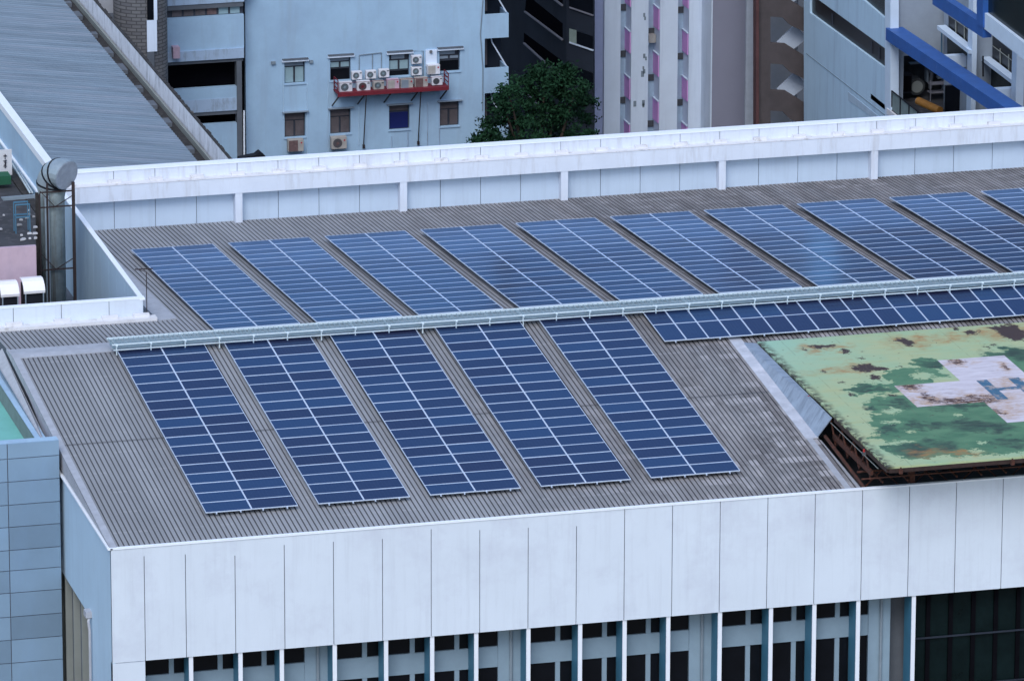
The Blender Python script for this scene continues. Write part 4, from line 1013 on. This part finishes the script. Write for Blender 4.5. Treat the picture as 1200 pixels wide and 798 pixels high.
# mauve slab block and stair tower
Ym = 108.0
MV = thing('mauve_block', aY(Ym, 860, 400), 'plain mauve grey windowless block between the white tower and the brown stair tower', 'building')
MB().box(aY(Ym, 834, 80)[0], aY(Ym, 886, 80)[0], Ym, Ym+12, GROUND, 30).build('wall', 'mauve wall', MV)
MB().box(aY(Ym, 832.5, 80)[0], aY(Ym, 834, 80)[0], Ym-.1, Ym+12, GROUND, 30).build('edge_pipe', 'tower white', MV)
Ys = 101.0
ST = thing('stair_tower', aY(Ys, 915, 400), 'dark brown open stair tower with pale zigzag flights', 'building')
pY(Ys-.3, [(886, -200), (889.5, -200), (889.5, 400), (886, 400)], .6).build('corner_pipe', 'red brown', ST)
m = MB()
pY(Ys, [(889.5, -300), (903, -300), (903, 500), (889.5, 500)], .3, m); m.build('stair_frame', 'stair brown', ST)
for k in range(-4, 5):
    o_ = k*55.0
    pY(Ys-.002, [(902.9, 51+o_), (921, 52+o_), (943, 66+o_), (943, 93+o_), (926, 85+o_), (917, 76+o_), (902.9, 75+o_)], .3).build('stair_parapet', 'stair brown', ST)
    pY(Ys+1.0, [(911, 50+o_), (932, 30+o_), (943, 41+o_), (943, 48+o_), (930, 58+o_), (921, 52+o_)], .2).build('stair_flight', 'stair light', ST)
MB().box(aY(Ys, 889, 60)[0], aY(Ys, 950, 60)[0], Ys+2.6, Ys+2.8, GROUND, 30).build('back_wall', 'stair back', ST)

# ================================================================ RIGHT BUILDING WITH BLUE BEAMS
XF = 44.79
RBd = thing('stepped_building', (XF+8, 85, GROUND), 'pale blue stepped building with cobalt blue beams and recessed balconies, upper right', 'building')
y_a, y_b = aX(XF, 942, 60)[1], aX(XF, 1037, 60)[1]
# side wall around the strip windows
m = MB(); pX(XF, [(942, -300), (942, 400), (1037, 470), (1037, 80.2), (949, 15.5), (949, -300)], .3, m)
pX(XF, [(949, -300), (949, -5), (959, 0), (1037, 57), (1037, 22), (1009, -2), (1000, -300)], .3, m)
m.build('side_wall', 'right wall', RBd)
w = pX(XF+.15, [(948, -20), (948, 16), (1038, 82), (1038, 55), (959, -5)], .1).build('strip_window', 'dark glass', RBd)
for u in (974, 1020, 1029): pX(XF+.1, [(u, 10+(u-948)*.73), (u+1.5, 11+(u-948)*.73), (u+1.5, -8+(u-948)*.73+5), (u, -8+(u-948)*.73+5)], .06).build('mullion', 'window frame', w)
pX(XF+.15, [(1005, -30), (1005, -2), (1038, 24), (1038, -30)], .1).build('strip_window', 'green glass', RBd)
pX(XF-.05, [(1037, -200), (1043.5, -200), (1043.5, 400), (1037, 400)], .5).build('corner_column', 'right pale', RBd)
m = MB(); m.bar(aX(XF-.01, 945, 63), aX(XF-.01, 1042, 139), .03, .03); m.build('wall_groove', 'pipe grey', RBd)
m = MB(); pX(XF-.02, [(994, 108), (1030, 137), (1040, 150), (994, 118)], .02, m); m.build('repainted_patch', 'tower recess', RBd)
# shaded -y face beyond the corner column
yc_ = aX(XF, 1043, 60)[1]
XI = 48.2
zew = aY(yc_, 1075, 66)[2]
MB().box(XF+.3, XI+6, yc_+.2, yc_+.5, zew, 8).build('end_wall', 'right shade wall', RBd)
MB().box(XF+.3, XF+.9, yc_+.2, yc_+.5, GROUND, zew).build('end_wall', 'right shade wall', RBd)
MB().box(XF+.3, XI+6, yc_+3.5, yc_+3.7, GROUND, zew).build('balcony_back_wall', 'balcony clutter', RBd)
# blue beam along the balcony
p0, p1 = aX(XF, 1038, 33), aX(XF, 1180, 130)
zb1 = (aX(XF, 1045, 38)[2]+aX(XF, 1170, 121)[2])/2
def beamX(x, uv0, uv1, hpx, t, name, mt, yend=None):
    a = aX(x, *uv0); b = aX(x, *uv1); z = a[2]; h = hpx/21.0
    o = MB().prism([(x, a[1], a[2]), (x, b[1], b[2]), (x, b[1], b[2]-h), (x, a[1], a[2]-h)], (t, 0, 0)).build(name, mt, RBd); return o
beamX(XF-.25, (1038, 33), (1192, 136), 15, 1.0, 'blue_beam', 'cobalt')
beamX(XF-.25, (1093, -10), (1152, 29), 16, .5, 'blue_beam', 'cobalt')
pX(XF-.3, [(1144.5, -60), (1152, -60), (1152, 33), (1144.5, 29)], .8).build('blue_post', 'cobalt', RBd)
beamX(XF-.2, (1152, 14), (1215, 62), 19, .5, 'white_spandrel', 'right pale')
pX(XF, [(1153, -60), (1215, -60), (1215, 62), (1152, 14)], .1).build('strip_window', 'green glass', RBd)
# inner stepped bays (set back)
def bay(X, u0, u1, dv, s, vtop):
    """window strip, pale sill beam and lower glazing on an inner -x face"""
    pX(X+.1, [(u0, vtop), (u1, vtop+(u1-u0)*s), (u1, vtop+40+(u1-u0)*s), (u0, vtop+40)], .1).build('strip_window', 'dark glass', RBd)
XI1 = aX(XF, 1139, 60)[0]+3.0
inner = MB(); pX(XI1, [(1106, -80), (1139, -80), (1139, 200), (1106, 200)], .2, inner); inner.build('inner_wall', 'right shade wall', RBd)
w = pX(XI1-.06, [(1111.5, 9), (1139, 29), (1139, 54), (1111.5, 34)], .05).build('strip_window', 'dark glass', RBd)
m = MB()
for u in (1120, 1130): m.bar(aX(XI1-.1, u, 18+(u-1111)*.7), aX(XI1-.1, u, 37+(u-1111)*.7), .05)
m.bar(aX(XI1-.1, 1111.5, 18), aX(XI1-.1, 1139, 38), .04); m.build('window_bars', 'fin grey', w)
MB().bar(aX(XI1-.4, 1103, 32), aX(XI1-.4, 1140, 61), .5, .22).build('balcony_rail', 'right pale', RBd)
pX(XI1-.06, [(1110, 42), (1138, 62), (1138, 66), (1110, 64)], .05).build('strip_window', 'green glass', RBd)
MB().box(*(lambda a, b: (a[0], b[0], a[1]-.2, a[1]+.3, b[2]-.55, a[2]))(aY(79, 1101, 66), aY(79, 1145, 66))).build('cross_beam', 'right pale', RBd)
rY(79.5, 1124, 84, 1139, 100, .3).build('dark_opening', 'black gap', RBd)
rY(76.5, 1139, -60, 1144.5, 200, .8).build('column', 'right pale', RBd)
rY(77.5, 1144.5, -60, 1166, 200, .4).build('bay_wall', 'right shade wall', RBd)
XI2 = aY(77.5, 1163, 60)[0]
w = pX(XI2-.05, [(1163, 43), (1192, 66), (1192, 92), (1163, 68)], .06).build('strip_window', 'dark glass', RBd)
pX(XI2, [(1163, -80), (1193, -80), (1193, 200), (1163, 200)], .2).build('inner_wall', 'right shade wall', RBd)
m = MB()
for u in (1172, 1182): m.bar(aX(XI2-.1, u, 51+(u-1163)*.7), aX(XI2-.1, u, 75+(u-1163)*.7), .05)
m.bar(aX(XI2-.1, 1163, 54), aX(XI2-.1, 1192, 76), .04); m.build('window_bars', 'fin grey', w)
MB().bar(aX(XI2-.4, 1155, 69), aX(XI2-.4, 1193, 98), .5, .22).build('balcony_rail', 'right pale', RBd)
pX(XI2-.05, [(1160, 78), (1190, 98), (1190, 104), (1160, 104)], .06).build('strip_window', 'green glass', RBd)
MB().box(*(lambda a, b: (a[0], b[0], a[1]-.2, a[1]+.3, b[2]-.6, a[2]))(aY(70, 1155, 105), aY(70, 1199, 105))).build('cross_beam', 'right pale', RBd)
rY(70.6, 1178, 121, 1196, 134, .3).build('dark_opening', 'black gap', RBd)
rY(68.5, 1190, 60, 1199, 200, .8).build('column', 'right pale', RBd)
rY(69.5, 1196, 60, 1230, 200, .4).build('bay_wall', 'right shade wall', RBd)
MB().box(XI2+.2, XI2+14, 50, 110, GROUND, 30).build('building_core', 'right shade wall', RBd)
# lower balcony floor, railing and things on it
zfl = aX(XF, 1043, 128)[2]
MB().box(XF, XI2, 55, yc_+3.4, zfl-.3, zfl).build('balcony_floor', 'dirty floor', RBd)
m = MB(); pa_, pb_ = aX(XF+.1, 1050, 104), aX(XF+.1, 1080, 130)
MB().box(XF+.05, XF+.12, 60, yc_-.4, zfl, zfl+1.0).build('railing_panel', 'grey green', RBd)
m = MB(); y = yc_-.4
while y > 60: m.bar((XF+.02, y, zfl), (XF+.02, y, zfl+1.12), .06); y -= 1.6
m.bar((XF+.02, 60, zfl+1.12), (XF+.02, yc_-.4, zfl+1.12), .06); m.build('railing_frame', 'band black', RBd)
MB().box(XF-.1, XF+.3, 55, yc_+.1, zfl-.35, zfl-.02).build('floor_edge', 'ledge white', RBd)
rY(79.8, 1108, 100, 1140, 132, .2).build('strip_window', 'dark glass', RBd)
c = aY(77, 1092, 126); o = thing('orange_roll', c, 'rolled dull orange mat lying on the cluttered upper right balcony', 'roll')
MB().tube([c+np.array([-.45, 1.1, .12]), c+np.array([.2, -.85, .0])], .23, 14).build('mat', 'orange', o, smooth=False); MB().tube([c+np.array([-.46, 1.13, .12]), c+np.array([-.45, 1.09, .12])], .2, 14).build('end_face', 'ac beige', o)
random.seed(21)
for k, (u, v, s, mt, lab) in enumerate(((1072, 100, .5, 'balcony clutter', 'round grey machine casing on the cluttered balcony under the blue beam'), (1060, 96, .4, 'band black', 'black cabinet beside the wall on the cluttered balcony'), (1100, 108, .4, 'charcoal sill', 'grey metal rack right of the round casing on the cluttered balcony'))):
    c = aY(yc_+2.0-k*.4, u, v); o = thing('machine' if k == 0 else 'cabinet' if k == 1 else 'rack', c, lab, 'equipment')
    if k == 0: MB().tube([c+np.array([0, .4, 0]), c+np.array([0, -.4, 0])], s, 20).build('drum', mt, o); MB().tube([c+np.array([0, -.41, 0]), c+np.array([0, -.45, 0])], s*.7, 16).build('cover', 'fin grey', o)
    elif k == 1: MB().box(c[0]-.35, c[0]+.35, c[1]-.3, c[1]+.3, c[2]-.6, c[2]+.5).build('body', mt, o); MB().box(c[0]-.3, c[0]+.3, c[1]-.33, c[1]-.301, c[2]-.5, c[2]+.4).build('door', 'black gap', o)
    else:
        for z in (-.5, 0, .5): MB().box(c[0]-.6, c[0]+.6, c[1]-.3, c[1]+.3, c[2]+z, c[2]+z+.05).build('shelf', mt, o)
        for x in (-.6, .6): MB().bar((c[0]+x, c[1]-.3, c[2]-.8), (c[0]+x, c[1]-.3, c[2]+.8), .06).build('post', mt, o)

for k, (u, v, dx_, dz_) in enumerate(((1052, 80, .3, .15), (1085, 76, .12, 1.0), (1098, 90, .5, .1), (1066, 74, .9, .06))):
    c = aY(yc_+2.4, u, v); MB().box(c[0], c[0]+dx_, yc_+2.2, yc_+2.6, c[2]-dz_, c[2]).build('pipework', 'pipe grey', RBd)
MB().tube([aY(yc_+2.2, 1080, 70), aY(yc_+2.2, 1092, 86), aY(yc_+2.2, 1090, 104)], .12, 8).build('pipework', 'slab grey', RBd)
MB().bar(aX(XI1-.2, 1103.5, 30), aX(XI1-.2, 1103.5, 66), .06).build('downpipe', 'blue metal', RBd)
MB().bar(aY(76, 1152, 66), aY(76, 1152, 90), .08).build('downpipe', 'band black', RBd)

# ================================================================ TREE
random.seed(77)
tc_ = aY(80, 632, 150); tx, ty = tc_[0], 80.0; tz = tc_[2]
TR = thing('broadleaf_tree', (tx, ty, GROUND), 'dense dark green broadleaf tree rising between the blue wall and the white tower', 'tree')
m = MB(); m.tube([(tx, ty, GROUND), (tx+.3, ty, GROUND+14), (tx, ty, tz-4)], [.5, .4, .28], 10)
clumps = []
def px(u, v, y=92): return aY(y, u, v)
prof = [(638, 92, 20), (655, 96, 20), (675, 104, 20), (612, 104, 18), (590, 124, 15), (600, 140, 18), (574, 150, 12), (566, 165, 10), (585, 168, 16), (620, 130, 24), (650, 125, 26), (680, 130, 22), (615, 165, 26), (650, 165, 28), (685, 165, 24), (640, 195, 34), (600, 195, 26), (680, 195, 30), (570, 172, 9), (662, 85, 10), (595, 106, 7), (628, 84, 8)]
for (u, v, r) in prof:
    y = ty+random.uniform(-1.8, 1.8); c = aY(y, u, v); clumps.append((c, r/21.8))
for c, r in clumps[::2]: m.tube([(tx, ty, tz-5+random.uniform(-1, 1)), ((tx+c[0])/2, (ty+c[1])/2, (tz-4+c[2])/2-.4), tuple(c)], [.18, .1, .04], 6)
m.build('trunk', 'bark', TR)
lm = MB(); rng_ = random.Random(9)
for c, r in clumps:
    nsub = int(10+r*r*14)
    for _ in range(nsub):
        while True:
            d = Vector((rng_.uniform(-1, 1), rng_.uniform(-1, 1), rng_.uniform(-1, 1)))
            if .35 < d.length < 1.0: break
        s = Vector(c)+d*r; rs = rng_.uniform(.28, .5)
        for _ in range(42):
            e = Vector((rng_.gauss(0, 1), rng_.gauss(0, 1), rng_.gauss(0, .55)))*rs*.55; p = s+e; q = rng_.uniform(.05, .10)
            nrm = Vector((rng_.uniform(-1, 1), rng_.uniform(-1, 1), rng_.uniform(.1, 1.2))).normalized(); a = nrm.orthogonal().normalized(); b = nrm.cross(a); th = rng_.uniform(0, 6.28)
            a, b = a*math.cos(th)+b*math.sin(th), b*math.cos(th)-a*math.sin(th)
            lm.face([p-a*q*1.6, p-b*q*.7, p+a*q*1.6, p+b*q*.7])
me = bpy.data.meshes.new('crown'); me.from_pydata([tuple(np.array(v)-ROOT[TR.name]) for v in lm.v], [], lm.f); me.materials.append(MT['foliage']); me.update()
co = bpy.data.objects.new('crown', me); COL.objects.link(co); co.parent = TR
print('leaves', len(lm.f))
